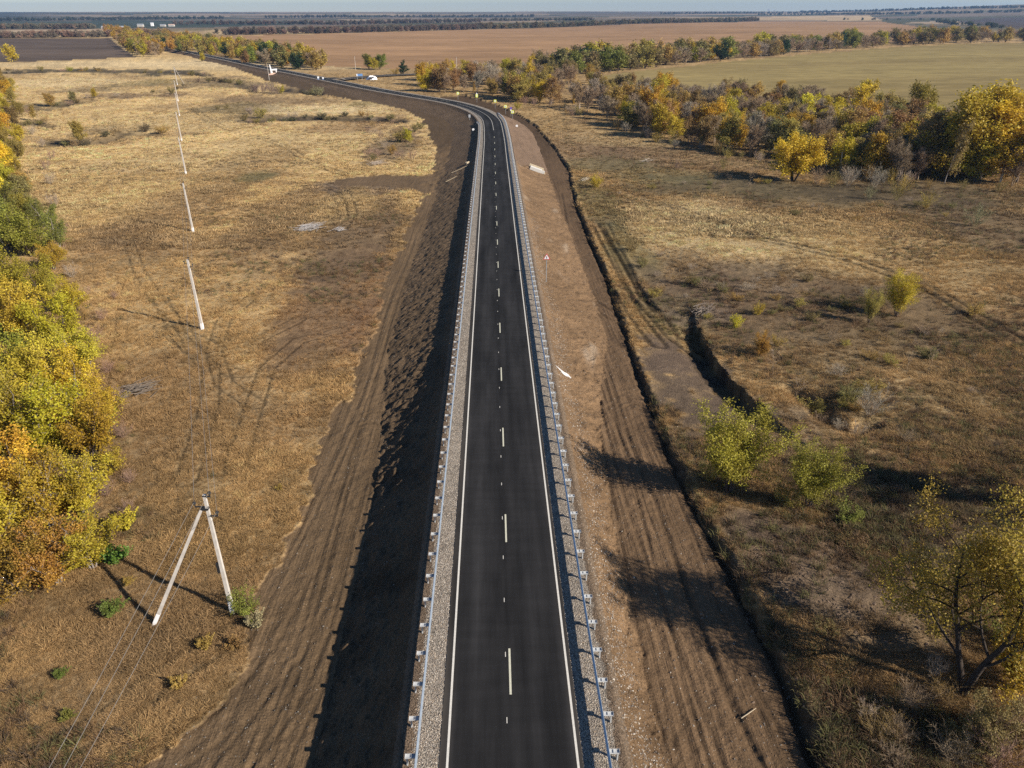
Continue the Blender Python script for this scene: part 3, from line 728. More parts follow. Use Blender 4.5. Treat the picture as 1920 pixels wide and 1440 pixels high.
# ------------------------------------------------------------------ road, shoulders, paint
def strip(name, ss, d0, d1, dz, mat, parent=None, thick=0.0, nd=1, soil=None):
    ss = np.asarray(ss, float); ds = np.linspace(d0, d1, nd + 1); rows = []
    V = np.concatenate([road_pt(ss, dd, dz)[:, None, :] for dd in ds], 1); n, k = V.shape[:2]
    rv = np.zeros((n, k, 3)); rv[..., 0] = ds; rv[..., 1] = ss[:, None]
    so = np.zeros((n, k)) if soil is None else np.repeat(soil(ds)[None, :], n, 0)
    V = V.reshape(-1, 3); rv = rv.reshape(-1, 3); so = so.ravel()
    i = np.arange(n - 1)[:, None] * k + np.arange(k - 1)[None, :]
    f = np.stack([i, i + 1, i + k + 1, i + k], -1).reshape(-1, 4)
    if thick > 0:                                          # skirts at both edges and the ends
        V2 = V.copy(); V2[:, 2] -= thick; b = len(V); V = np.vstack([V, V2]); rv = np.vstack([rv, rv]); so = np.concatenate([so, so])
        e = np.arange(n - 1) * k
        f = np.vstack([f, np.stack([e, e + k, e + k + b, e + b], -1), np.stack([e + k - 1, e + k - 1 + b, e + 2 * k - 1 + b, e + 2 * k - 1], -1)])
        c = np.arange(k - 1); f = np.vstack([f, np.stack([c, c + b, c + 1 + b, c + 1], -1), np.stack([(n - 1) * k + c, (n - 1) * k + c + 1, (n - 1) * k + c + 1 + b, (n - 1) * k + c + b], -1)])
    me = np_mesh(name, V, f, (mat,)); add_attr(me, 'road', 'FLOAT_VECTOR', rv); add_attr(me, 'soil', 'FLOAT', so)
    return link(bpy.data.objects.new(name, me), parent)
S_END = AX_S[-1] - 5
SS = np.concatenate([np.arange(-60, 195, 5.0), np.arange(195, S_END, 3.0)])
road = tag(strip('road', SS, -3.4, 3.25, 0.03, M_ASPH, None, 0.12, 8), kind='structure')
sh = tag(strip('gravel_shoulder', SS, -5.2, -3.395, 0.0, M_GRAVEL, None, 0.2, 8, lambda ds: np.clip((-ds - 4.55) / .25, 0, 1)), kind='structure')
sh2 = tag(strip('gravel_shoulder', SS, 3.245, 5.15, 0.0, M_GRAVEL, None, 0.2, 8, lambda ds: np.clip((ds - 4.75) / .25, 0, 1)), kind='structure')
for dd in (-3.02, 3.02):
    strip('edge_line', SS, dd - .055, dd + .055, 0.036, M_WHITE, road)
def s_at(px, py):
    p = None; z = Z_END
    for _ in range(12):
        p = plane_hit([px], [py], z)[0]; z = float(trend(p[1]))
    ss, d = road_sd(np.array([p[0]]), np.array([p[1]])); return float(ss[0]), float(d[0])
s0 = s_at(957, 1303)[0]
k = 0; S_SOLID = 243.0
for k in range(-4, 30):
    a = s0 + 12.0 * k
    if a > S_SOLID - 3: break
    strip('centre_dash', [a, a + 3.0], -.055, .055, .036, M_DASH, road)
    for q in (-1.5, 2.6, 6.7):
        if a + q < 200: strip('chalk_tick', [a + q - .17, a + q + .17], -.24, -.20, .036, M_WHITE, road)
strip('centre_line', SS[(SS > S_SOLID) & (SS < 330)], -.05, .05, .036, M_WHITE, road)
a = 334
while a < S_END - 10:
    strip('centre_dash', np.linspace(a, a + 9, 4), -.05, .05, .036, M_DASH, road); a += 12
for j, sy in enumerate((24, 31, 40, 52)):                   # little lugs on the inside of the right edge line
    pass

# side road at the junction
J = plane_hit([598, 640, 690, 735, 790], [148.0, 145.5, 141.3, 138.4, 136.5], Z_END)[:, :2]
JP = smooth_path(J, 8)
t_ = np.gradient(JP, axis=0); t_ /= np.linalg.norm(t_, axis=1, keepdims=True); nrm_ = np.stack([t_[:, 1], -t_[:, 0]], 1)
wid = 3.0 + 5.0 * np.exp(-np.arange(len(JP)) / 5.0)
v1 = JP + nrm_ * wid[:, None]; v2 = JP - nrm_ * wid[:, None]
V = np.zeros((len(JP) * 2, 3)); V[0::2, :2] = v1; V[1::2, :2] = v2
zl = np.maximum(base_h(V[:, 0], V[:, 1]) + 0.12, 0 * V[:, 0] + Z_END - 0.6); V[:, 2] = np.where(np.hypot(V[:, 0] - J[0, 0], V[:, 1] - J[0, 1]) < 14, Z_END + 0.02, zl)
f = [(2 * i, 2 * i + 1, 2 * i + 3, 2 * i + 2) for i in range(len(JP) - 1)]
me = np_mesh('side_road', V, f, (M_ASPH,)); rv = np.zeros((len(V), 3)); rv[:, :2] = V[:, :2]; add_attr(me, 'road', 'FLOAT_VECTOR', rv)
tag(link(bpy.data.objects.new('side_road', me)), kind='structure')
V3 = V.copy(); off = np.repeat(wid + 0.0, 2)
for sgn, w0, w1 in ((1, 0.0, 1.6), (-1, 0.0, 1.6)):
    A = JP + sgn * nrm_ * (wid + w0)[:, None]; B = JP + sgn * nrm_ * (wid + w1)[:, None]
    Q = np.zeros((len(JP) * 2, 3)); Q[0::2, :2] = A; Q[1::2, :2] = B
    zq = np.maximum(base_h(Q[:, 0], Q[:, 1]) + 0.10, Z_END - 0.62); Q[:, 2] = np.where(np.hypot(Q[:, 0] - J[0, 0], Q[:, 1] - J[0, 1]) < 14, Z_END - 0.02, zq)
    me = np_mesh('gravel_shoulder', Q[8:], f[:len(JP) - 5], (M_GRAVEL,)); add_attr(me, 'soil', 'FLOAT', np.zeros(len(Q) - 8))
    tag(link(bpy.data.objects.new('gravel_shoulder', me)), kind='structure')

def far_bank(side):
    ss = np.arange(186, S_END, 2.5); qs = np.array([-.1, .5, 1.1, 1.7, 2.4, 3.2, 4.0, 4.9, 5.8, 7.0, 8.4, 10.0]); V = []; dd = []
    for i_, q in enumerate(qs):
        p = road_pt(ss, side * (HALF + q)); nz = .12 * fbm(ss / 1.7, ss * 0 + i_ + side, 3, 150) if i_ else 0
        p[:, 2] = road_z(ss) - .03 - bank_drop(max(q, 0), ss) + nz; V.append(p); dd.append(np.full(len(ss), side * (HALF + q)))
    V = np.stack(V, 1); n, k = V.shape[:2]; i = np.arange(n - 1)[:, None] * k + np.arange(k - 1)[None, :]
    f = np.stack([i, i + 1, i + k + 1, i + k], -1).reshape(-1, 4)
    if side < 0: f = f[:, ::-1]
    me = np_mesh('embankment', V.reshape(-1, 3), f, (M_BANK,), True)
    rv = np.zeros((n * k, 3)); rv[:, 0] = np.stack(dd, 1).ravel(); rv[:, 1] = np.repeat(ss, k); add_attr(me, 'road', 'FLOAT_VECTOR', rv)
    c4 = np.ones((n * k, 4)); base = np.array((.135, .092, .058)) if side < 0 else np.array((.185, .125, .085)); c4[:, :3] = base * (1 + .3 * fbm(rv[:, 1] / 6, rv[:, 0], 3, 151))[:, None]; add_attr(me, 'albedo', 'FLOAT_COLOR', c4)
    tag(link(bpy.data.objects.new('embankment', me)), kind='structure')
far_bank(-1); far_bank(1)

# ------------------------------------------------------------------ guard rails
def rail(side, s_end, label):
    d0 = side * 4.42
    t = thing('guardrail', label, 'guardrail', tuple(road_pt(20.0, d0)), 0, None)
    inv = Vector(t.location)
    ss = np.concatenate([np.arange(-20, 190, 4.32), np.arange(190, s_end, 2.16), [s_end]])
    prof = [(0.0, .75), (.012, .735), (-.058, .70), (-.07, .67), (-.07, .645), (0.0, .605), (0.0, .575), (-.07, .535), (-.07, .51), (-.058, .48), (.012, .445), (0.0, .43)]   # minus: towards the road
    back = [(a + .014, b) for a, b in prof[::-1]]
    loop = prof + back; n = len(loop); V = []
    drop = np.clip((ss - (s_end - 12)) / 12, 0, 1) * .38
    flare = np.clip((ss - (s_end - 14)) / 14, 0, 1) ** 2 * .9
    for a, b in loop:
        V.append(road_pt(ss, d0 + side * (a + flare), b) - np.stack([0 * drop, 0 * drop, drop], -1))
    V = np.stack(V, 1); m = len(ss); V = V.reshape(-1, 3) - np.array(inv)
    i = np.arange(m - 1)[:, None] * n; j = np.arange(n)[None, :]; j2 = (j + 1) % n
    f = np.stack([i + j, i + j2, i + n + j2, i + n + j], -1).reshape(-1, 4)
    link(bpy.data.objects.new('beam', np_mesh('beam', V, f, (M_ZINC,))), t)
    # one post: an open channel with its foot in the shoulder, and the bracket that carries the beam
    pm = MB()
    pm.box((0, 0, .08), (.012, .12, .98)); pm.box((.03 * side, .054, .08), (.06, .012, .98)); pm.box((.03 * side, -.054, .08), (.06, .012, .98))
    post = pm.mesh('post', M_TRAY)
    bm_ = MB(); bm_.box((-.12 * side, 0, .575), (.46, .20, .012)); bm_.box((-.12 * side, .10, .60), (.46, .012, .07)); bm_.box((-.12 * side, -.10, .60), (.46, .012, .07)); bm_.box((.115 * side, 0, .60), (.012, .24, .10)); bm_.box((-.16 * side, 0, .60), (.012, .19, .05))
    brk = bm_.mesh('bracket', M_TRAY)
    S = np.arange(17.0, s_end - 1.0, 2.0)
    x, y, tx, ty = axis_at(S)
    P = road_pt(S, d0 + side * .40)
    dr = np.clip((S - (s_end - 12)) / 12, 0, 1) * .38; fl = np.clip((S - (s_end - 14)) / 14, 0, 1) ** 2 * .9
    for q in range(len(S)):
        p = Vector(P[q]) - inv + Vector((ty[q] * fl[q] * side, -tx[q] * fl[q] * side, -dr[q] - .01 * random.random()))
        rz = -math.atan2(tx[q], ty[q]) + random.uniform(-.03, .03)
        for nm, me_ in (('post', post), ('bracket', brk)):
            o = link(bpy.data.objects.new(nm, me_), t); o.location = p; o.rotation_euler = (random.uniform(-.015, .015), random.uniform(-.02, .02), rz)
    return t
sL = s_at(893, 229)[0]; sR = s_at(937, 212)[0]
rail(-1, sL, 'galvanised guardrail lit white along the left shoulder beside the dark shaded bank')
rail(1, sR, 'galvanised bluish guardrail along the right shoulder above the sunlit dirt bank')

# ------------------------------------------------------------------ trees
class P_:
    def __init__(s, **k): s.__dict__.update(k)
def rot_about(d, a, rg):
    p = np.cross(d, rg.normal(size=3)); p /= np.linalg.norm(p) + 1e-9
    return d * math.cos(a) + p * math.sin(a)
def gen_tree(seed, p):
    rg = np.random.default_rng(seed); wood = MB(); spots = []; tw = []
    def grow(base, d, L, r, lev):
        n = max(3, int(L / p.seg) + 2); pts = [base]; dirs = [d]
        for i in range(n):
            d = d + rg.normal(size=3) * p.wob[lev] + np.array((0, 0, p.up[lev])); d = d / np.linalg.norm(d)
            pts.append(pts[-1] + d * L / n); dirs.append(d)
        rad = [r * (1 - .75 * i / n) for i in range(n + 1)]
        if lev <= p.tube_lev: wood.tube(pts, rad, (6, 5, 4, 3)[lev], False)
        if lev < p.maxlev:
            nc = p.nch[lev]; nc = max(1, int(nc * rg.uniform(.8, 1.25)))
            for i in range(nc):
                t = p.t0[lev] + (1 - p.t0[lev]) * (i + rg.random()) / nc; k = t * n; a = min(int(k), n - 1)
                b = pts[a] + (pts[a + 1] - pts[a]) * (k - a)
                cd_ = rot_about(dirs[a], R_(p.ang[lev]) * rg.uniform(.65, 1.3), rg)
                l = L * p.ratio[lev] * p.shape(t) * rg.uniform(.75, 1.2)
                grow(b, cd_, l, max(rad[a] * .55, .008), lev + 1)
        if lev >= p.leaf_lev:
            k = max(1, int(L * p.lpm * rg.uniform(.6, 1.3)))
            tt = rg.uniform(.15, 1.0, k) * n; a = np.minimum(tt.astype(int), n - 1); PT = np.array(pts)
            spots.append((PT[a] + (PT[a + 1] - PT[a]) * (tt - a)[:, None], np.array(dirs)[a]))
    for i in range(p.stems):
        a = 2 * math.pi * (i + rg.random() * .5) / p.stems; sp = p.spread * rg.uniform(.5, 1.2)
        grow(np.array((math.cos(a) * .12 * (p.stems > 1), math.sin(a) * .12 * (p.stems > 1), -.15)), np.array((math.cos(a) * sp, math.sin(a) * sp, 1.0)) / math.hypot(1, sp), p.H * rg.uniform(.8, 1.05) * p.trunk_f, p.r0, 0)
    S = np.vstack([q[0] for q in spots]); D = np.vstack([q[1] for q in spots]); n = len(S)
    if p.twig > 0:                                         # bare: a thin blade of wood per spot
        d = D + rg.normal(size=(n, 3)) * .55 + np.array((0, 0, .25)); d /= np.linalg.norm(d, axis=1, keepdims=True)
        L = p.twig * rg.uniform(.5, 1.3, n)[:, None]; sd_ = np.cross(d, rg.normal(size=(n, 3))); sd_ /= np.linalg.norm(sd_, axis=1, keepdims=True) + 1e-9
        A = S - sd_ * p.tw_w / 2; B = S + sd_ * p.tw_w / 2; Cc = S + d * L + sd_ * p.tw_w * .12; Dd = S + d * L - sd_ * p.tw_w * .12
        V = np.stack([A, B, Cc, Dd], 1).reshape(-1, 3)
    else:
        c = S + rg.normal(size=(n, 3)) * p.jit
        a1 = rg.normal(size=(n, 3)); a1 /= np.linalg.norm(a1, axis=1, keepdims=True); b1 = np.cross(a1, rg.normal(size=(n, 3))); b1 /= np.linalg.norm(b1, axis=1, keepdims=True)
        sz = p.leaf * rg.uniform(.6, 1.35, n)[:, None]
        V = np.stack([c - a1 * sz * .62, c + b1 * sz * .36 - a1 * sz * .05, c + a1 * sz * .62, c - b1 * sz * .36 - a1 * sz * .05], 1).reshape(-1, 3)
    V[:, 2] = np.maximum(V[:, 2], .03)
    Fq = np.arange(len(V)).reshape(-1, 4)
    crown = np_mesh('crown', V, Fq, (M_LEAF if p.twig <= 0 else M_BARK,))
    cl = fbm(S[:, 0] / p.H * 7 + S[:, 2] * .6, S[:, 1] / p.H * 7, 2, seed)
    tone = np.clip(.5 + .38 * cl + rg.normal(size=n) * .15, 0, 1); add_attr(crown, 'tone', 'FLOAT', np.repeat(tone, 4))
    tm = wood.mesh('trunk', M_BARK, True)
    return dict(trunk=tm, crown=crown, H=float(np.percentile(V[:, 2], 99.5)), R=float(np.percentile(np.hypot(V[:, 0], V[:, 1]), 95)))

dome = lambda t: 1.15 - .75 * max(0, t - .35); flat = lambda t: 1.0
PROTO = {}
def reg_(name, seeds, **k): PROTO[name] = [gen_tree(sd_, P_(**k)) for sd_ in seeds]
reg_('maple', (1, 2, 3, 4), H=7, stems=4, spread=.42, r0=.11, trunk_f=.9, seg=.7, wob=(.09, .13, .16, .2), up=(.03, .06, .03, 0), nch=(10, 6, 0), t0=(.08, .2, .2), ang=(44, 45, 45), ratio=(.40, .45, .4), shape=dome, maxlev=2, leaf_lev=1, tube_lev=2, lpm=36, leaf=.155, jit=.22, twig=0)
reg_('sparse', (11,), H=11.5, stems=2, spread=.25, r0=.20, trunk_f=.9, seg=.8, wob=(.1, .13, .16, .2), up=(.03, .05, .02, 0), nch=(10, 7, 4), t0=(.25, .25, .3), ang=(50, 48, 45), ratio=(.50, .45, .45), shape=dome, maxlev=3, leaf_lev=2, tube_lev=3, lpm=48, leaf=.12, jit=.27, twig=0)
reg_('shrub', (21, 22), H=2.2, stems=7, spread=.6, r0=.025, trunk_f=1, seg=.4, wob=(.1, .15, .2), up=(.02, .04, 0), nch=(6, 0), t0=(.2, .2), ang=(40, 40), ratio=(.5, .5), shape=dome, maxlev=1, leaf_lev=0, tube_lev=1, lpm=48, leaf=.10, jit=.11, twig=0)
reg_('grassy', (25,), H=1.3, stems=16, spread=.55, r0=.014, trunk_f=1, seg=.3, wob=(.1, .15), up=(0, 0), nch=(4, 0), t0=(.3, .3), ang=(30, 30), ratio=(.4, .5), shape=dome, maxlev=1, leaf_lev=0, tube_lev=0, lpm=34, leaf=.12, jit=.06, twig=0)
reg_('birch', (31, 32, 33), H=10, stems=1, spread=.03, r0=.13, trunk_f=1.0, seg=.8, wob=(.04, .13, .2), up=(.02, .06, -.05), nch=(30, 5, 0), t0=(.2, .25), ang=(48, 42), ratio=(.26, .45), shape=dome, maxlev=2, leaf_lev=1, tube_lev=1, lpm=24, leaf=.24, jit=.24, twig=0)
reg_('willow', (41,), H=7, stems=4, spread=.5, r0=.13, trunk_f=.85, seg=.7, wob=(.08, .12, .18), up=(.02, .03, -.03), nch=(14, 7, 0), t0=(.22, .22), ang=(45, 45), ratio=(.46, .42), shape=dome, maxlev=2, leaf_lev=1, tube_lev=2, lpm=30, leaf=.19, jit=.24, twig=0)
reg_('broad', (51, 52, 53), H=9, stems=2, spread=.2, r0=.14, trunk_f=.85, seg=.9, wob=(.08, .13, .18), up=(.03, .05, 0), nch=(15, 6, 0), t0=(.10, .22), ang=(48, 45), ratio=(.40, .45), shape=dome, maxlev=2, leaf_lev=1, tube_lev=1, lpm=26, leaf=.25, jit=.32, twig=0)
reg_('grove', (55, 56), H=18, stems=2, spread=.16, r0=.24, trunk_f=.85, seg=1.6, wob=(.07, .12, .16), up=(.03, .05, 0), nch=(22, 9, 0), t0=(.10, .2), ang=(46, 44), ratio=(.36, .42), shape=dome, maxlev=2, leaf_lev=1, tube_lev=1, lpm=24, leaf=.30, jit=.42, twig=0)
reg_('upright', (57, 58), H=7, stems=7, spread=.24, r0=.06, trunk_f=1, seg=.6, wob=(.06, .10, .14), up=(.05, .10, .04), nch=(11, 5, 0), t0=(.12, .2), ang=(30, 34), ratio=(.36, .42), shape=dome, maxlev=2, leaf_lev=1, tube_lev=1, lpm=44, leaf=.105, jit=.17, twig=0)
reg_('bare', (61, 62, 63), H=9, stems=2, spread=.2, r0=.11, trunk_f=.9, seg=.9, wob=(.07, .12, .16), up=(.04, .08, .05), nch=(16, 8, 0), t0=(.18, .2), ang=(36, 36), ratio=(.40, .42), shape=dome, maxlev=2, leaf_lev=1, tube_lev=2, lpm=22, leaf=.2, jit=.1, twig=.8, tw_w=.035)
reg_('bareshrub', (71, 72), H=2.6, stems=9, spread=.55, r0=.022, trunk_f=1, seg=.4, wob=(.1, .15), up=(.03, .05), nch=(9, 0), t0=(.12, .2), ang=(34, 36), ratio=(.45, .42), shape=dome, maxlev=1, leaf_lev=0, tube_lev=1, lpm=13, leaf=.2, jit=.1, twig=.42, tw_w=.016)
reg_('sapling', (75, 76), H=3.5, stems=1, spread=.06, r0=.035, trunk_f=1, seg=.4, wob=(.09, .13, .15), up=(.03, .06, .03), nch=(12, 5, 0), t0=(.25, .2), ang=(42, 40), ratio=(.45, .42), shape=dome, maxlev=2, leaf_lev=1, tube_lev=2, lpm=7, leaf=.2, jit=.1, twig=.3, tw_w=.012)
reg_('pine', (81,), H=8, stems=1, spread=.02, r0=.13, trunk_f=1.0, seg=.8, wob=(.02, .1, .15), up=(0, .02, 0), nch=(40, 5, 0), t0=(.08, .2), ang=(70, 45), ratio=(.36, .35), shape=lambda t: 1.25 - t, maxlev=2, leaf_lev=1, tube_lev=0, lpm=15, leaf=.36, jit=.2, twig=0)
reg_('lobroad', (91, 92, 93), H=10, stems=2, spread=.22, r0=.16, trunk_f=.85, seg=1.5, wob=(.07, .12, .15), up=(.03, .05, 0), nch=(13, 4, 0), t0=(.08, .22), ang=(48, 45), ratio=(.40, .45), shape=dome, maxlev=2, leaf_lev=1, tube_lev=0, lpm=12, leaf=.55, jit=.5, twig=0)
reg_('lobare', (95, 96), H=9, stems=2, spread=.25, r0=.14, trunk_f=.9, seg=1.5, wob=(.06, .12, .15), up=(.04, .08, .05), nch=(14, 6, 0), t0=(.15, .2), ang=(38, 36), ratio=(.40, .42), shape=dome, maxlev=2, leaf_lev=1, tube_lev=1, lpm=6, leaf=.2, jit=.1, twig=1.2, tw_w=.11)

COLS = dict(yellow=(.55, .43, .035), gold=(.48, .335, .036), orange=(.39, .245, .045), yg=(.42, .35, .038), green=(.19, .20, .04), lime=(.26, .235, .036), olive=(.23, .19, .07), bare=(.31, .228, .150), greyb=(.35, .29, .225), pink=(.29, .19, .145), dark=(.03, .06, .022), rust=(.29, .19, .07), dull=(.36, .265, .07), pale=(.30, .27, .15), dull2=(.25, .20, .035), tawny=(.30, .255, .04), reed=(.32, .265, .038))
WHITEB = (.62, .58, .54); BROWNB = (.11, .085, .07); DARKB = (.05, .04, .034); GREYB = (.25, .22, .20)
COUNT = {}
def plant(kind, p, h, colr, name, label, cat, group=None, bark=BROWNB, wide=1.0, var=None, jitter=.12):
    pr = PROTO[kind]; v = pr[(var if var is not None else random.randrange(len(pr))) % len(pr)]
    s = h / v['H']
    t = thing(name, label, cat, tuple(p), random.uniform(0, 6.283), group)
    t.scale = (s * wide, s * wide, s)
    c = COLS[colr] if isinstance(colr, str) else colr
    j = 1 + random.uniform(-jitter, jitter); g = 1 + random.uniform(-.07, .07)
    isbare = v['crown'].materials[0] == M_BARK
    o = link(bpy.data.objects.new('trunk', v['trunk']), t); o.color = (*bark, 1)
    o = link(bpy.data.objects.new('crown', v['crown']), t); o.color = (c[0] * j * g, c[1] * j / g if not isbare else c[1] * j, c[2] * j, 1)
    return t
def at(px, py):
    p = ground([px], [py])[0]; p[2] = land_z(p[0], p[1])[0]; return p
def at_many(pts):
    p = ground([q[0] for q in pts], [q[1] for q in pts]); p[:, 2] = land_z(p[:, 0], p[:, 1]); return p

# --- the belt along the left edge of the frame
LB = [(175, 1065, 4.2, 'gold', 'maple'), (110, 1090, 5, 'orange', 'maple'), (45, 1105, 5.2, 'orange', 'maple'), (-15, 1070, 6, 'gold', 'maple'), (160, 965, 5.5, 'gold', 'maple'), (95, 985, 6.5, 'gold', 'maple'), (25, 970, 7, 'gold', 'maple'),
      (175, 862, 6, 'gold', 'maple'), (105, 855, 7.5, 'yellow', 'maple'), (35, 855, 8, 'yg', 'maple'), (195, 800, 4.8, 'gold', 'maple'), (145, 765, 6.5, 'yellow', 'maple'), (65, 755, 7.5, 'yg', 'maple'), (0, 745, 8, 'lime', 'maple'),
      (165, 690, 5, 'yg', 'maple'), (115, 655, 6.5, 'yellow', 'maple'), (45, 645, 8, 'yg', 'maple'), (-20, 640, 8, 'lime', 'maple'), (135, 588, 4.5, 'yellow', 'maple'), (75, 562, 6.5, 'yg', 'maple'), (10, 560, 8, 'yg', 'maple'),
      (102, 505, 4.5, 'gold', 'maple'), (62, 482, 8, 'lime', 'maple'), (112, 468, 6.5, 'green', 'maple'), (20, 475, 8.5, 'green', 'maple'), (82, 428, 6, 'green', 'maple'), (18, 430, 9, 'green', 'maple'), (45, 388, 6.5, 'olive', 'broad'), (-4, 390, 9, 'yellow', 'broad'),
      (34, 345, 6, 'orange', 'broad'), (-6, 332, 9, 'yellow', 'broad'), (34, 300, 6, 'dull', 'broad'), (2, 272, 8, 'yg', 'broad'), (24, 236, 7, 'rust', 'broad'), (0, 205, 9, 'yellow', 'broad'), (26, 192, 6, 'dull', 'broad'), (4, 166, 8, 'dull', 'broad'), (-40, 850, 8, 'yg', 'maple'), (-60, 960, 8, 'gold', 'maple'), (-60, 560, 9, 'yg', 'maple'), (-40, 470, 9, 'green', 'maple'), (-45, 400, 9, 'lime', 'broad'), (-50, 740, 8, 'yg', 'maple'), (14, 360, 7, 'yg', 'broad'), (20, 318, 7, 'yellow', 'broad'), (12, 285, 7, 'dull', 'broad'), (38, 268, 6, 'yg', 'broad'), (8, 248, 8, 'gold', 'broad'), (36, 215, 6, 'dull', 'broad'), (14, 218, 7, 'yg', 'broad'), (10, 182, 8, 'gold', 'broad'), (24, 172, 7, 'dull', 'broad'), (-12, 180, 9, 'yg', 'broad'), (-15, 230, 9, 'yellow', 'broad'), (-18, 290, 9, 'yg', 'broad'), (50, 420, 6, 'lime', 'broad'), (50, 360, 5, 'dull', 'broad'), (2, 155, 8, 'olive', 'broad')]
CW = dict(orange='orange-leaved', gold='golden', yellow='yellow', yg='yellow-green', lime='lime-green', green='dark green', olive='olive', rust='rust-brown', dull='dull olive-yellow')
pts = at_many(LB)
for (px, py, h, c, k), p in zip(LB, pts):
    where = 'nearest the concrete A-shaped pole' if py > 1040 else 'level with the A-shaped pole' if py > 930 else 'just beyond the A-shaped pole' if py > 780 else 'level with the brushwood heap' if py > 620 else 'level with the first single pole' if py > 540 else 'level with the middle single poles' if py > 330 else 'at the far end'
    ht = 'low' if h < 5.3 else 'tall' if h > 7.4 else 'bushy'
    plant(k, p, h, c, 'broadleaf_tree', f'{ht} {CW[c]} tree in left belt, {where}', 'tree', 'trees of the left-hand belt', random.choice((GREYB, BROWNB, GREYB)), random.uniform(.95, 1.2), None, .26)
LS = [(205, 700, 1.8, 'pink'), (178, 640, 2.2, 'pink'), (152, 560, 2.4, 'pink'), (192, 600, 1.7, 'pink'), (222, 752, 1.6, 'pink'), (232, 822, 1.6, 'pink'), (245, 905, 1.4, 'pink'), (135, 520, 2.4, 'greyb'), (95, 345, 3.2, 'greyb'), (98, 300, 3, 'pink'), (62, 252, 3.5, 'greyb'), (104, 388, 3, 'greyb'), (120, 440, 2.6, 'pink'), (80, 275, 3, 'greyb'), (205, 660, 1.4, 'rust'), (160, 600, 2, 'rust'), (215, 560, 1.3, 'pink'), (110, 480, 2.5, 'pink'), (55, 215, 3.4, 'pink'), (230, 700, 1.2, 'rust'), (240, 960, 1.2, 'pink'), (200, 930, 1.8, 'pink'), (88, 320, 3, 'pink')]
for (px, py, h, c), p in zip(LS, at_many(LS)):
    plant('bareshrub', p, h, c, 'bare_shrub', {'pink': 'leafless pinkish-brown shrub', 'greyb': 'leafless grey shrub', 'rust': 'dry rust-coloured shrub'}[c] + (lambda j: f' beside the {CW[LB[j][3]]} belt trees ' + ('level with the A-shaped pole' if py > 850 else 'level with the brushwood heap' if py > 650 else 'level with the first single pole' if py > 500 else 'at the far end'))(int(np.argmin([(px - q[0]) ** 2 + (py - q[1]) ** 2 for q in LB]))), 'shrub', 'dry shrubs along the left-hand belt', COLS[c])
UB = []
for (px, py, h, c, k), p in zip(LB, pts):
    for j_ in range(1):
        UB.append((f'{CW[c]} tree ' + ('nearest the A-shaped pole' if py > 1040 else 'level with the A-shaped pole' if py > 930 else 'just beyond the A-shaped pole' if py > 780 else 'level with the brushwood heap' if py > 620 else 'level with the first single pole' if py > 540 else 'level with middle poles' if py > 330 else 'at the far end'), px + random.uniform(-38, 10) * (.4 + py / 1400), py - random.uniform(0, 40) * (.15 + py / 1400), random.uniform(1.6, 3.0), random.choice((c, c, 'dull', 'yg')), c))
for (l0, px, py, h, c, c0), p in zip(UB, at_many([q[1:3] for q in UB])):
    plant('shrub', p, h, c, 'undergrowth_bush', f'{"low" if h < 2.1 else "tall" if h > 2.6 else "middling"} {CW.get(c, c)} undergrowth bush by {l0}', 'bush', 'undergrowth of the left-hand belt', BROWNB, random.uniform(1.3, 1.8))
for px, py, h, c, lab in [(235, 992, 1.5, 'yg', 'small yellow-green bush at the belt edge above the pole shadow'), (212, 885, 2.2, 'yg', 'yellow-green bush on the belt edge beside the dark gap in the orange trees'), (215, 1055, 1.5, (.13, .21, .035), 'bright green bush where the A-shaped pole shadows meet'), (212, 1150, 1.1, (.17, .19, .045), 'small green and orange bush left of the pole brace shadow'), (115, 1268, .6, (.15, .18, .04), 'little green tuft alone in the dry grass at lower left'), (128, 1345, .6, (.2, .2, .045), 'little green tuft near the lower left wires'), (462, 1150, 1.9, (.22, .24, .045), 'green and yellow bush at the foot of the A-shaped pole'), (478, 1172, 1.0, 'pale', 'pale grey-green weed clump beside the bush at the pole foot'), (440, 1215, .8, 'rust', 'orange-tipped weed clump below the pole foot'), (385, 1215, .8, 'dull', 'yellowish weed clump between the two pole feet'), (240, 1095, .6, 'dull', 'small yellow-green tuft between the two pole shadows'), (335, 1290, .8, 'dull', 'low yellow tuft in the dry grass below the pole brace'), (525, 920, .5, 'dull', 'small green tuft at the edge of the left graded dirt')]:
    plant('grassy' if h < 1.6 else 'shrub', at(px, py), h, c, 'bush', lab, 'bush')
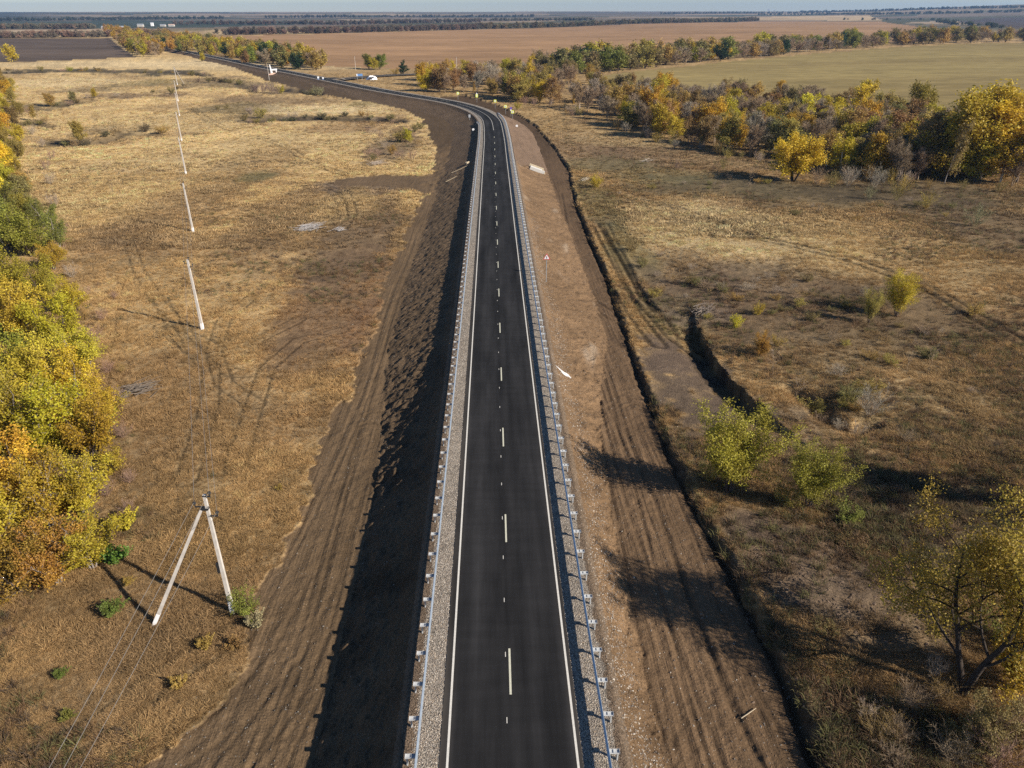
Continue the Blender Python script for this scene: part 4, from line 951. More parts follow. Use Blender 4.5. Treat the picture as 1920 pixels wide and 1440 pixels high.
# --- scattered growth on the left meadow
for k, px, py, h, c, lab in [
    ('broad', 152, 268, 7, 'dull', 'sparse yellowish tree alone on the left meadow near the belt'), ('broad', 97, 198, 6, 'dull', 'thin olive tree on the left meadow beside a dark dip'), ('broad', 179, 184, 4.5, 'yg', 'low rounded yellow-green bush on the far left meadow'), ('broad', 137, 190, 5, 'olive', 'dull olive bush on the far left meadow next to a dark dip'), ('birch', 63, 226, 6, 'dull', 'slim yellowish sapling on the left meadow next to the belt'), ('bareshrub', 86, 232, 4, 'rust', 'rusty leafless shrub on the left meadow next to the slim sapling'), ('sapling', 172, 272, 4, 'bare', 'thin leafless sapling by the sparse yellowish tree'), ('sapling', 211, 320, 3.5, 'bare', 'lone thin leafless sapling on the left meadow'), ('sapling', 211, 368, 3.5, 'bare', 'lone leafless shrubby sapling with a short shadow on the left meadow'), ('lobroad', 24, 116, 13, 'gold', 'golden tree alone at the near edge of the dark ploughed field'), ('shrub', 132, 133, 4, 'yg', 'yellow-green bush along the dark creek line at far left'), ('shrub', 78, 133, 3.5, 'dull', 'small dull bush along the dark creek line at far left'),
    ('broad', 380, 115, 7, 'yg', 'lone yellow-green tree in front of the far road'), ('shrub', 322, 175, 3.5, 'olive', 'small olive bush left of the farthest pole'), ('shrub', 360, 142, 3.5, 'olive', 'olive bush on the creek line right of the farthest pole'), ('shrub', 372, 155, 3.0, 'bare', 'brown bush just right of the farthest pole brace'), ('shrub', 392, 155, 3.2, 'olive', 'olive-brown bush on the creek line left of the purple thicket'),
    ('broad', 765, 268, 4.5, 'yg', 'yellow-green bush at the edge of the dirt left of the bend'), ('shrub', 735, 290, 3, 'dull', 'dull yellow bush by the rubble left of the bend'), ('bareshrub', 755, 300, 3, 'pink', 'leafless pinkish shrub by the rubble left of the bend'), ('bareshrub', 715, 262, 3, 'pink', 'leafless pinkish shrub above the rubble left of the bend'), ('bareshrub', 700, 240, 3, 'rust', 'rusty leafless shrub on the creek line left of the bend'), ('shrub', 700, 300, 2, 'olive', 'low olive bush left of the rubble'), ('shrub', 490, 222, 4.2, 'dull', 'yellowish bush in the middle of the left meadow creek'), ('shrub', 470, 215, 3.0, 'greyb', 'grey-brown bush left of the yellowish creek bush'), ('shrub', 425, 205, 2.4, 'olive', 'low grey-green bush where the wheel tracks begin'), ('shrub', 408, 205, 2.0, 'olive', 'small grey-green bush left of where the wheel tracks begin'),
    ('shrub', 598, 178, 5.2, 'pale', 'pale grey-green bush at the end of the dark creek bank'), ('shrub', 586, 176, 3.6, 'olive', 'small olive bush at the right end of the dark creek bank'), ('shrub', 527, 175, 4.2, 'yg', 'yellow-green bush between the purple thicket and the dark bank'), ('bareshrub', 480, 174, 5.2, (.15, .10, .12), 'leftmost leafless purple bush of the creek thicket'), ('bareshrub', 495, 175, 5.2, (.15, .10, .12), 'second leafless purple bush of the creek thicket'), ('bareshrub', 510, 175, 5.2, (.16, .11, .12), 'third leafless purple bush of the creek thicket'), ('bareshrub', 520, 177, 4.4, (.15, .10, .11), 'rightmost leafless purple bush of the creek thicket'), ('bareshrub', 690, 175 + 75, 2.4, 'pink', 'small leafless pink shrub under the creek left of the bend')]:
    plant(k, at(px, py), h, c, 'bare_shrub' if k == 'bareshrub' else 'sapling' if k == 'sapling' else 'bush' if k == 'shrub' else 'broadleaf_tree', lab, 'shrub' if k == 'bareshrub' else 'sapling' if k == 'sapling' else 'bush' if k == 'shrub' else 'tree', None, COLS['bare'] if k in ('bareshrub', 'sapling') else BROWNB)

CK = ['the creek line at far left', 'the dark bank by the pale bush', 'the creek below the wheel tracks', 'the dip by the belt', 'the dip right of the belt', 'the hollow by the sparse tree', 'the creek by the purple thicket']
CQ = []
for i_, (P, n_) in enumerate(zip(CREEKS, (26, 4, 24, 3, 9, 8, 10))):
    Q_ = resample(P, 1.0)
    for j_ in range(n_): q_ = Q_[int(random.random() * (len(Q_) - 1))] + np.array((random.gauss(0, 2), random.gauss(1, 2.5))); CQ.append((q_, i_))
for q_, i_ in sorted(CQ, key=lambda e: (e[1], e[0][0])):
    c = random.choice(('olive', 'greyb', 'dull', 'pink', 'rust', (.11, .10, .05), (.13, .11, .06))); nmc = c if isinstance(c, str) else 'dark'
    k = 'bareshrub' if c in ('greyb', 'pink', 'rust') else 'shrub'; h = random.uniform(1.4, 3.0); p = np.array((q_[0], q_[1], land_z(q_[0], q_[1])[0]))
    plant(k, p, h, c, 'creek_shrub', ('tall ' if h > 2.4 else 'low ' if h < 1.9 else '') + {'olive': 'olive bush', 'greyb': 'grey leafless shrub', 'dull': 'yellowish bush', 'pink': 'pinkish leafless shrub', 'rust': 'rusty leafless shrub', 'dark': 'dark brown-green bush'}[nmc] + ' along ' + CK[i_], 'shrub', 'scrub along the meadow creeks', COLS['bare'] if k == 'bareshrub' else BROWNB, random.uniform(1.1, 1.8))
# --- single trees on the right
for k, px, py, h, c, lab, bk, wd in [
    ('willow', 1487, 340, 10.5, 'yellow', 'round bright yellow willow with dark forked stems standing before the wood', DARKB, 1.15),
    ('sparse', 1800, 1300, 11.4, 'tawny', 'large open yellow-green tree in the lower right corner', DARKB, .98),
    ('upright', 1365, 922, 7.6, 'reed', 'yellow-green many-stemmed tree casting a long shadow over the right dirt strip', BROWNB, 1.25),
    ('upright', 1515, 950, 5.6, 'lime', 'smaller greener tree right of the many-stemmed tree', BROWNB, 1.20),
    ('sparse', 2080, 985, 10, 'yg', 'tree beyond the right frame edge whose shadow crosses the grass', DARKB, 1.0),
    ('upright', 1680, 592, 5.8, 'gold', 'golden-yellow tree alone in the brown right-hand grass', BROWNB, 1.15),
    ('upright', 1628, 605, 4.4, 'dull', 'thin dull yellow tree just left of the golden-yellow tree', BROWNB, .9),
    ('maple', 1425, 665, 2.8, 'orange', 'small round orange tree leaning over the gully edge', BROWNB, .95),
    ('shrub', 1378, 615, 1.8, 'yellow', 'small upright yellow bush by the track above the gully', BROWNB, .8),
    ('shrub', 1420, 590, 1.6, 'yg', 'low yellow-green bush among brown weeds above the gully', BROWNB, 1.0),
    ('shrub', 1455, 650, 1.5, 'dull', 'pale yellow bush right of the small orange tree', BROWNB, 1.0),
    ('maple', 1905, 1300, 5, 'gold', 'golden-leaved bushy tree on the right frame edge', BROWNB, 1.0),
    ('shrub', 1895, 1215, 2.6, 'green', 'dark green bush on the right frame edge behind the big tree', BROWNB, 1.1),
    ('maple', 1840, 1400, 3.2, 'olive', 'low olive bushy tree in the lower right corner in front of the big tree', BROWNB, 1.1),
    ('shrub', 1590, 975, 1.2, 'green', 'low green bush right of the smaller greener tree', BROWNB, 1.6),
    ('shrub', 1330, 900, 1.6, 'dull', 'dull orange-yellow bush at the foot of the many-stemmed tree', BROWNB, 1.1),
    ('shrub', 1470, 945, 1.6, 'dull', 'dull yellow bush between the two yellow-green trees', BROWNB, 1.1),
    ('shrub', 1118, 352, 3, 'gold', 'orange-yellow bush at the corner of the right dirt strip', BROWNB, 1.0),
    ('shrub', 1185, 470, 1.6, 'olive', 'dark olive bush beside the right-hand track', BROWNB, 1.3),
    ('shrub', 1205, 500, 1.4, 'olive', 'low olive bush lower along the right-hand track', BROWNB, 1.3),
    ('shrub', 970, 205, 3, 'yg', 'round yellow-green bush behind the bend signs', BROWNB, 1.0),
    ('pine', 757, 140, 8.5, 'dark', 'dark green conifer alone right of the junction', BROWNB, 1.3),
    ('broad', 692, 129, 10, 'green', 'left dark green tree of the pair on the brown field edge', BROWNB, 1.2),
    ('broad', 712, 130, 10, 'green', 'right dark green tree of the pair on the brown field edge', BROWNB, 1.2),
    ('broad', 703, 131, 8, 'yg', 'yellowish tree in the middle of the pair on the brown field edge', BROWNB, 1.1),
    ('shrub', 742, 141, 4.5, 'orange', 'orange bush left of the lone conifer', BROWNB, 1.0),
]:
    plant(k, at(px, py), h, c, 'bush' if k == 'shrub' else 'pine_tree' if k == 'pine' else 'willow_tree' if k == 'willow' else 'broadleaf_tree', lab, 'bush' if k == 'shrub' else 'tree', None, bk, wd)
for i_ in range(16):
    px = random.uniform(690, 790); py = random.uniform(236, 312); c = random.choice(('pink', 'greyb', 'rust', 'olive', 'dull')); k = 'shrub' if c in ('olive', 'dull') else 'bareshrub'
    plant(k, at(px, py), random.uniform(1.5, 3.2), c, 'scrub_bush', {'pink': 'pinkish leafless', 'greyb': 'grey leafless', 'rust': 'rusty leafless', 'olive': 'olive', 'dull': 'yellowish'}[c] + ' scrub ' + ('above' if py < 270 else 'on') + ' the ' + ('left' if px < 740 else 'right') + ' side of the rubble left of the bend', 'shrub', 'scrub on the rubble left of the bend', COLS['bare'] if k == 'bareshrub' else BROWNB, random.uniform(1, 1.5))
BS = [('sapling', 1450, 700, 3.2, 'greyb', 'leafless grey sapling right of the gully head'), ('sapling', 1492, 735, 3.2, 'greyb', 'leafless grey sapling above the second gully'), ('bareshrub', 1630, 775, 3.2, 'greyb', 'leafless grey bush over the end of the second gully'), ('sapling', 1737, 700, 3.6, 'bare', 'right one of two leafless saplings on the pale right meadow'), ('sapling', 1700, 700, 3, 'bare', 'left one of two leafless saplings on the pale right meadow'), ('bareshrub', 1828, 425, 4.2, 'pale', 'pale dry bush under the big golden grove'), ('bareshrub', 1355, 318, 3, 'olive', 'dull dry bush left of the golden willow'), ('sapling', 1405, 345, 3.5, 'greyb', 'leafless sapling in the willow shadow'), ('bareshrub', 1530, 345, 4.2, 'bare', 'brown leafless bush just right of the willow'), ('bareshrub', 1590, 350, 4.5, 'greyb', 'grey leafless bush right of the willow'), ('bareshrub', 1640, 352, 5, 'greyb', 'large grey leafless bush in front of the golden grove'), ('bareshrub', 1690, 362, 4.5, 'dull', 'dry yellowish bush in front of the golden grove'), ('bareshrub', 1735, 392, 3.8, 'dull', 'dry yellow-brown bush below the golden grove'), ('bareshrub', 1630, 372, 3, 'pale', 'pale dry bush nearest the pale meadow below the grove'), ('bareshrub', 1560, 352, 4, 'olive', 'olive dry bush right of the willow trunk'), ('bareshrub', 1680, 375, 3.5, 'olive', 'olive dry bush below the grove'), ('bareshrub', 1610, 800, 1.8, 'greyb', 'tangled grey brushwood in the second gully'), ('bareshrub', 1575, 790, 1.5, 'greyb', 'small tangled grey brushwood left in the second gully'), ('bareshrub', 1860, 1440, 2.6, 'pink', 'tangled leafless brush in the bottom right corner'), ('bareshrub', 1780, 1430, 2.0, 'bare', 'brown leafless brush left of the bottom right corner'), ('bareshrub', 1930, 1400, 2.6, 'pink', 'tangled pinkish brush on the right frame edge near the bottom'), ('bareshrub', 1700, 1330, 1.8, 'bare', 'leafless brown brush under the big open tree'), ('bareshrub', 1750, 1270, 1.4, 'greyb', 'grey dead branches at the foot of the big open tree'), ('sapling', 1462, 930, 3.2, 'bare', 'thin leafless sapling between the two yellow-green trees'), ('bareshrub', 1560, 640, 1.5, 'bare', 'brown dry bush in the middle of the right meadow'), ('bareshrub', 1930, 870, 2.6, 'rust', 'rusty dry bush on the right frame edge'), ('bareshrub', 1700, 830, 1.5, 'bare', 'brown dry bush by the dark hollow on the right'), ('bareshrub', 1270, 318, 2.4, 'pink', 'dry shrub in the right meadow below the birch')]
for (k, px, py, h, c, lab), p in zip(BS, at_many([(q[1], q[2]) for q in BS])):
    plant(k, p, h, c, 'bare_shrub' if k == 'bareshrub' else 'sapling', lab, 'shrub' if k == 'bareshrub' else 'sapling', None, COLS[c] if k == 'bareshrub' else COLS['bare'])

RQ = []
for cx_, cy_, sx_, sy_, n_ in ((1480, 560, 170, 45, 34), (1330, 350, 130, 14, 16), (1600, 385, 160, 22, 20), (1250, 520, 80, 45, 14), (1720, 640, 120, 60, 16), (1560, 760, 90, 40, 14), (1480, 1260, 60, 110, 12), (1700, 1380, 130, 50, 16)):
    for j_ in range(n_): RQ.append((random.gauss(cx_, sx_ * .6), random.gauss(cy_, sy_ * .6), cx_))
RW = {1480: 'in the brown grass above the gully', 1330: 'in the dark grass left of the willow', 1600: 'below the golden grove', 1250: 'beside the right-hand track', 1720: 'around the two leafless saplings', 1560: 'near the second gully', 1700: 'in front of the big open tree'}
for (px, py, cx_), p in zip(RQ, at_many(RQ)):
    if land_z(p[0], p[1])[0] > p[2] + 1 or road_sd(np.array([p[0]]), np.array([p[1]]))[1][0] < 18: continue
    c = random.choice(('bare', 'rust', 'olive', 'dull', 'greyb')); k = 'bareshrub' if c in ('bare', 'greyb', 'rust') else 'shrub'; h = random.uniform(.6, 1.5)
    w_ = RW[cx_] if not (cx_ == 1480 and py > 900) else 'in the shade left of the big tree'
    plant(k, p, h, c, 'meadow_shrub', {'bare': 'brown leafless', 'rust': 'rusty leafless', 'olive': 'olive', 'dull': 'yellowish', 'greyb': 'grey leafless'}[c] + (' tiny' if h < .9 else ' low' if h < 1.2 else ' larger low') + ' shrub ' + w_ + (', farther' if py < 560 and cx_ == 1480 or cx_ != 1480 and py < dict(r_[:2] for r_ in ((1330, 350), (1600, 385), (1250, 520), (1720, 640), (1560, 760), (1700, 1380))).get(cx_, 0) else ', nearer') + (' left' if px < cx_ else ' right'), 'shrub', 'low shrubs on the right meadow', COLS['bare'] if k == 'bareshrub' else BROWNB, random.uniform(1.1, 1.8))
# --- the wood on the right: hand-placed trees first, then filling
WOOD = [('birch', 1225, 240, 15.4, 'gold', 'golden birch with white forked trunks in the front of the right wood', WHITEB, 1.35), ('birch', 1212, 238, 14.1, 'gold', 'second white-stemmed golden birch leaning left in the front of the right wood', WHITEB, 1.1),
        ('birch', 1087, 203, 11.5, 'dull', 'slim pale-stemmed birch at the left front of the right wood', WHITEB, .9), ('birch', 1073, 200, 6.4, 'gold', 'low golden bush-like birch at the front of the wood', BROWNB, .9), ('birch', 1297, 232, 12.8, 'rust', 'bare white-stemmed birch right of the golden birch', WHITEB, .9),
        ('birch', 1500, 262, 14.1, 'yellow', 'yellow birch behind the golden willow', WHITEB, 1.1), ('broad', 1548, 265, 11.5, 'yellow', 'rounded yellow tree right behind the willow', BROWNB, .8), ('birch', 1590, 250, 16.0, 'yellow', 'tall yellow birch in the middle of the wood', WHITEB, 1.15), ('birch', 1612, 245, 16.6, 'gold', 'tallest golden birch in the middle of the wood', WHITEB, 1.0), ('broad', 1365, 250, 11.5, 'yellow', 'bright yellow tree in the front of the wood left of the willow', BROWNB, .95),
        ('broad', 1725, 240, 15.4, 'lime', 'rounded green tree at the back of the wood before the green field', BROWNB, 1.0), ('broad', 1670, 300, 12.8, 'rust', 'rust-brown tree left of the golden grove', BROWNB, 1.1), ('grove', 1790, 335, 19.2, 'gold', 'left tree of the big golden grove', BROWNB, 1.35), ('grove', 1845, 330, 20.5, 'gold', 'tallest tree of the big golden grove', BROWNB, 1.35), ('birch', 1875, 342, 17.9, 'yellow', 'right-hand yellow tree of the big golden grove', WHITEB, 1.4), ('grove', 1905, 345, 14.1, 'gold', 'low golden tree on the right end of the grove', BROWNB, 1.40), ('grove', 1740, 330, 14.1, 'rust', 'brownish tree at the left side of the golden grove', BROWNB, 1.35), ('birch', 1770, 345, 14.1, 'rust', 'thin grey-trunked birch in front of the golden grove', GREYB, .8),
        ('broad', 960, 185, 12.8, 'lime', 'bushy yellow-green tree behind the bend signs', BROWNB, 1.15), ('broad', 975, 186, 11.5, 'yg', 'second bushy yellow-green tree behind the bend signs', BROWNB, 1.0), ('birch', 992, 172, 17.9, 'gold', 'tall orange-yellow birch above the bend', BROWNB, 1.1), ('birch', 1003, 188, 11.5, 'gold', 'narrow orange-yellow birch right of the bushy pair', BROWNB, 1.0), ('birch', 1036, 190, 11.5, 'yellow', 'pale yellow narrow tree right of the bend trees', BROWNB, 1.0),
        ('broad', 792, 160, 11.5, 'gold', 'orange-yellow tree at the left tip of the right wood', BROWNB, 1.0), ('broad', 805, 163, 9.0, 'yellow', 'yellow tree at the left tip of the right wood', BROWNB, 1.0), ('birch', 822, 160, 11.5, 'gold', 'slim golden tree near the left tip of the right wood', BROWNB, .9), ('birch', 850, 153, 11.5, 'yellow', 'yellow tree in the left part of the right wood', BROWNB, 1.1), ('broad', 883, 150, 7.7, 'yellow', 'pale yellow tree in the left part of the right wood', BROWNB, 1.0), ('birch', 887, 178, 6.4, 'dull', 'small yellowish tree behind the yellow signs', BROWNB, 1.0), ('broad', 1105, 155, 10.2, 'orange', 'orange tree where the wood meets the green field', BROWNB, .9), ('birch', 836, 164, 9.0, 'rust', 'rust-coloured slim tree left in the right wood', BROWNB, 1.0)]
wp = at_many([(q[1], q[2]) for q in WOOD])
for (k, px, py, h, c, lab, bk, wd), p in zip(WOOD, wp):
    plant(k, p, h, c, 'birch_tree' if k == 'birch' else 'broadleaf_tree', lab, 'birch' if k == 'birch' else 'tree', None, bk, wd)
def fill(poly_px, n, spacing, seed, avoid=()):
    rg = np.random.default_rng(seed); P = gpoly(poly_px); lo, hi = P.min(0), P.max(0); out = []
    px_poly = np.array(poly_px, float); tries = 0; acc = [np.array(a[:2]) for a in avoid]
    while len(out) < n and tries < 150:
        tries += 1
        q = rg.uniform(px_poly.min(0), px_poly.max(0), (120, 2)); q = q[inside(q[:, 0], q[:, 1], px_poly)]
        if len(q) == 0: continue
        W_ = ground(q[:, 0], q[:, 1])
        for p in W_:
            sp = spacing * (0.8 + .4 * rg.random())
            if all(np.hypot(*(p[:2] - a)) > sp for a in acc):
                acc.append(p[:2]); out.append(p)
                if len(out) >= n: break
    out = np.array(out); out[:, 2] = land_z(out[:, 0], out[:, 1]); return out
FRONT = [(770, 166), (830, 178), (900, 176), (960, 190), (1060, 200), (1110, 214), (1180, 243), (1230, 258), (1300, 272), (1360, 288), (1430, 298), (1520, 300), (1570, 325), (1650, 340), (1760, 345), (1930, 352)]
BACK = [(1930, 262), (1800, 250), (1640, 225), (1500, 205), (1300, 188), (1180, 176), (1120, 158), (1060, 140), (1000, 138), (900, 140), (790, 146)]
mixW = ['bare'] * 36 + ['greyb'] * 12 + ['rust'] * 12 + ['dull'] * 22 + ['olive'] * 8 + ['yg'] * 7 + ['gold'] * 9 + ['yellow'] * 3
WN = {'bare': 'leafless brown tree', 'greyb': 'leafless grey tree', 'rust': 'rust-brown tree', 'dull': 'dull yellowish tree', 'olive': 'olive tree', 'yg': 'yellow-green tree', 'gold': 'golden tree', 'yellow': 'yellow tree', 'orange': 'orange tree', 'green': 'green tree', 'dark': 'dark green tree'}
def part_of_wood(p):
    px = 960 + 1.0 * F * (p[0] - CAM[0]) / max(p[1], 1) * 1.0
    return 'at the left end of the wood' if p[0] < 20 else 'in the left half of the wood' if p[0] < 50 else 'in the middle of the wood' if p[0] < 85 else 'in the right end of the wood'
def scr_x(p):
    v = np.asarray(p) - CAM; rt = np.array([math.cos(_ya), -math.sin(_ya), 0.0]); fw = np.array([math.sin(_ya), math.cos(_ya), 0]); return float(v @ rt / (v @ fw))
LAND = [(p, l) for (k_, a_, b_, h_, c_, l0, bk_, w_), p in zip(WOOD, wp) for l in [l0]]
SHORT = ['the white-forked golden birch', 'the left-leaning golden birch', 'the slim pale-stemmed birch', 'the low golden birch', 'the bare white-stemmed birch', 'the yellow birch behind the willow', 'the rounded yellow tree by the willow', 'the tall yellow birch', 'the tallest golden birch', 'the bright yellow front tree', 'the rounded green tree', 'the rust tree left of the grove', 'the left grove tree', 'the tallest grove tree', 'the yellow right grove tree', 'the low golden tree ending the grove', 'the brownish grove tree', 'the thin grey-trunked birch', 'the bushy yellow-green tree', 'the second bushy yellow-green tree', 'the tall orange-yellow birch', 'the narrow orange-yellow birch', 'the pale yellow narrow tree', 'the orange tree at the left tip', 'the yellow tree at the left tip', 'the slim golden left tree', 'the yellow left-part tree', 'the pale yellow left-part tree', 'the small yellowish tree behind the signs', 'the orange tree by the green field', 'the slim rust-coloured tree']
for p in fill(FRONT + BACK, 350, 4.3, 5, wp):
    c = random.choice(mixW); b = c in ('bare', 'greyb')
    k = 'bare' if b else random.choice(('broad', 'broad', 'birch')); h = random.uniform(7, 12)
    nm = 'bare_tree' if b else 'birch_tree' if k == 'birch' else 'wood_tree'
    q = np.hypot(wp[:, 0] - p[0], wp[:, 1] - p[1]); j = int(np.argmin(q)); dx = (scr_x(p) - scr_x(wp[j])); dy = p[1] - wp[j][1]
    rel = ('right of' if dx > 0 else 'left of') if abs(dx) * 200 > abs(dy) else ('behind' if dy > 0 else 'in front of')
    far_ = 'close ' if q[j] < 6 else '' if q[j] < 12 else 'well '
    bk = random.choice((BROWNB, GREYB, WHITEB)) if not b else COLS[c]; st = ', white trunk' if bk is WHITEB else ', grey trunk' if bk is GREYB else ''
    wd = random.uniform(1.0, 1.4); sz = ('tall' if h > 10.4 else 'low' if h < 8.4 else 'middling') + (' slim' if wd < 1.13 else ' broad' if wd > 1.27 else '')
    lab = f'{sz} {WN[c]} {far_}{rel} {SHORT[j]}'
    if len((lab + st).split()) <= 16: lab += st
    plant(k, p, h, c, nm, lab, 'bare tree' if b else 'birch' if k == 'birch' else 'tree', f'{WN[c]}s of the right wood', bk, wd)
def belt(pts, mix, kinds, hs, where, grp, wide, name):
    """a belt of trees told apart by size, by their neighbours and by the third of the belt they stand in"""
    pts = sorted(pts, key=scr_x); cs = [random.choice(mix) for _ in pts]; n = len(pts)
    ad = lambda c: dict(bare='bare brown', greyb='bare grey', rust='rust', dull='dull', olive='olive', yg='yellow-green', gold='golden', yellow='yellow', orange='orange', green='green', dark='dark', lime='lime')[c]
    for i, (p, c) in enumerate(zip(pts, cs)):
        b = c in ('bare', 'greyb'); h = random.uniform(*hs[b]); lo, hi = hs[b]; sz = 'tall' if h > lo + .66 * (hi - lo) else 'low' if h < lo + .33 * (hi - lo) else 'middling'
        wd = random.uniform(*wide); sz += ' broad' if wd > wide[0] + .66 * (wide[1] - wide[0]) else ' slim' if wd < wide[0] + .33 * (wide[1] - wide[0]) else ''
        l_ = ad(cs[i - 1]) if i else 'no'; r__ = ad(cs[i + 1]) if i < n - 1 else 'no'; third = ('left', 'middle', 'right')[min(2, 3 * i // n)]
        lab = f'{sz} {WN[c]} between {l_} and {r__} ones, {third} third, {where}'
        plant(kinds[b], p, h, c, 'bare_tree' if b else name, lab, 'bare tree' if b else 'tree', f'{WN[c]}s of {grp}', BROWNB if not b else COLS[c], wd)
# low dry shrubs along the front edge
fr_px = []
for i in range(60):
    t = random.random() * (len(FRONT) - 4) + 3; a = int(t); q = np.array(FRONT[a]) + (np.array(FRONT[min(a + 1, len(FRONT) - 1)]) - np.array(FRONT[a])) * (t - a); fr_px.append((q[0] + random.uniform(-8, 8), q[1] + random.uniform(0, 12)))
for p in at_many(fr_px):
    c = random.choice(('pink', 'greyb', 'dull', 'rust', 'olive')); 
    plant('bareshrub', p, random.uniform(2, 4.2), c, 'bare_shrub', {'pink': 'pinkish', 'greyb': 'grey', 'dull': 'dull yellow', 'rust': 'rusty', 'olive': 'olive'}[c] + ' dry shrub before ' + SHORT[int(np.argmin(np.hypot(wp[:, 0] - p[0], wp[:, 1] - p[1])))] + ' on the wood edge', 'shrub', 'dry shrubs along the front of the right wood', COLS[c])

# --- belt beyond the green field
B2 = [(1000, 138), (1090, 140), (1200, 131), (1350, 115), (1500, 101), (1700, 85), (1940, 77), (1940, 68), (1700, 73), (1500, 88), (1350, 101), (1200, 115), (1090, 124), (1000, 128)]
mix2 = ['bare'] * 40 + ['greyb'] * 8 + ['olive'] * 22 + ['green'] * 12 + ['yg'] * 12 + ['dull'] * 12 + ['dark'] * 4
belt(fill(B2, 235, 7.0, 6), mix2, ('lobroad', 'lobare'), ((10, 17), (9, 13)), 'green-field belt', 'the belt beyond the green field', (1.15, 1.55), 'belt_tree')
# --- belts on both sides of the far road
B3 = [(305, 93), (360, 98), (420, 110), (480, 121), (540, 132), (600, 131), (618, 126), (560, 112), (480, 100), (400, 86), (330, 76), (290, 70)]
mix3 = ['gold'] * 10 + ['orange'] * 12 + ['yg'] * 18 + ['green'] * 6 + ['dull'] * 18 + ['rust'] * 10 + ['olive'] * 12 + ['dark'] * 3 + ['bare'] * 8
belt(fill(B3, 130, 7.5, 8), mix3, ('lobroad', 'lobare'), ((10, 15), (9, 13)), 'belt right of road', 'the belt right of the far road', (.9, 1.3), 'roadside_tree')
for px, py, h, lab in ((427, 108, 13, 'dark conifer in the belt beside the far road, left one of two'), (563, 130, 11, 'dark conifer near the end of the belt beside the far road')):
    plant('pine', at(px, py), h, 'dark', 'pine_tree', lab, 'tree', None, BROWNB, 1.3)
B4 = [(258, 107), (300, 106), (306, 100), (300, 90), (272, 74), (262, 64), (215, 58), (186, 56), (205, 70), (232, 90)]
WN['lime'] = 'lime-green tree'
mix4 = ['orange'] * 14 + ['gold'] * 8 + ['yg'] * 10 + ['rust'] * 14 + ['dull'] * 14 + ['bare'] * 6 + ['lime'] * 3
WN['lime'] = 'lime-green tree'
belt(fill(B4, 95, 9.0, 9), mix4, ('lobroad', 'lobare'), ((10, 15), (9, 13)), 'belt left of road', 'the belt left of the far road', (.9, 1.3), 'roadside_tree')

# ------------------------------------------------------------------ things scattered past counting
def scatter(name, P, scale, tint, protos, rot=None):
    me = bpy.data.meshes.new(name); P = np.asarray(P, np.float32); n = len(P)
    me.vertices.add(n); me.vertices.foreach_set('co', P.ravel())
    add_attr(me, 'sc', 'FLOAT_VECTOR', scale)
    c4 = np.ones((n, 4)); c4[:, :3] = tint; add_attr(me, 'tint', 'FLOAT_COLOR', c4)
    if rot is None: rot = np.stack([rng.normal(0, .08, n), rng.normal(0, .08, n), rng.uniform(0, 6.283, n)], 1)
    add_attr(me, 'rot', 'FLOAT_VECTOR', rot); add_attr(me, 'pick', 'INT', rng.integers(0, len(protos), n))
    o = link(bpy.data.objects.new(name, me)); o['kind'] = 'stuff'
    c = bpy.data.collections.new(name + '_parts')
    for p in protos: c.objects.link(p)
    g = bpy.data.node_groups.new(name, 'GeometryNodeTree')
    g.interface.new_socket('Geometry', in_out='INPUT', socket_type='NodeSocketGeometry'); g.interface.new_socket('Geometry', in_out='OUTPUT', socket_type='NodeSocketGeometry')
    i = g.nodes.new('NodeGroupInput'); u = g.nodes.new('NodeGroupOutput'); ip = g.nodes.new('GeometryNodeInstanceOnPoints'); ci = g.nodes.new('GeometryNodeCollectionInfo')
    ci.inputs['Collection'].default_value = c; ci.inputs['Separate Children'].default_value = True; ci.inputs['Reset Children'].default_value = True
    def na(nm, ty):
        q = g.nodes.new('GeometryNodeInputNamedAttribute'); q.data_type = ty; q.inputs['Name'].default_value = nm; return [s_ for s_ in q.outputs if s_.enabled][0]
    g.links.new(i.outputs[0], ip.inputs['Points']); g.links.new(ci.outputs[0], ip.inputs['Instance']); ip.inputs['Pick Instance'].default_value = True
    g.links.new(na('pick', 'INT'), ip.inputs['Instance Index']); g.links.new(na('rot', 'FLOAT_VECTOR'), ip.inputs['Rotation']); g.links.new(na('sc', 'FLOAT_VECTOR'), ip.inputs['Scale'])
    g.links.new(ip.outputs[0], u.inputs[0])
    md = o.modifiers.new('scatter', 'NODES'); md.node_group = g
    return o
def tuft_mesh(seed, n, spread, w_, name):
    rg = np.random.default_rng(seed); V = []; Fq = []
    for i in range(n):
        a = rg.uniform(0, 6.283); r = abs(rg.normal(0, spread)); b = np.array((math.cos(a) * r, math.sin(a) * r, -.03)); d = np.array((math.cos(a), math.sin(a), 0)) * rg.uniform(.1, .8) + rg.normal(size=3) * .15
        d[2] = 1.0; d /= np.linalg.norm(d); L = rg.uniform(.5, 1.1); s_ = np.cross(d, rg.normal(size=3)); s_ /= np.linalg.norm(s_); k = len(V)
        tip = b + d * L + np.array((math.cos(a), math.sin(a), -.6)) * .25 * L
        V += [b - s_ * w_ / 2, b + s_ * w_ / 2, b + d * L * .6 + s_ * w_ * .4, b + d * L * .6 - s_ * w_ * .4, tip]
        Fq += [(k, k + 1, k + 2, k + 3), (k + 3, k + 2, k + 4, k + 4)]
    me = bpy.data.meshes.new(name); me.from_pydata([tuple(v) for v in V], [], [f if f[2] != f[3] else f[:3] for f in Fq]); me.materials.append(M_GRASS)
    return bpy.data.objects.new(name, me)
tufts = [tuft_mesh(s_, 24, .32, .045, 'grass_tuft') for s_ in (1, 2, 3)]
farts = [tuft_mesh(s_, 16, .45, .12, 'grass_clump') for s_ in (4, 5)]
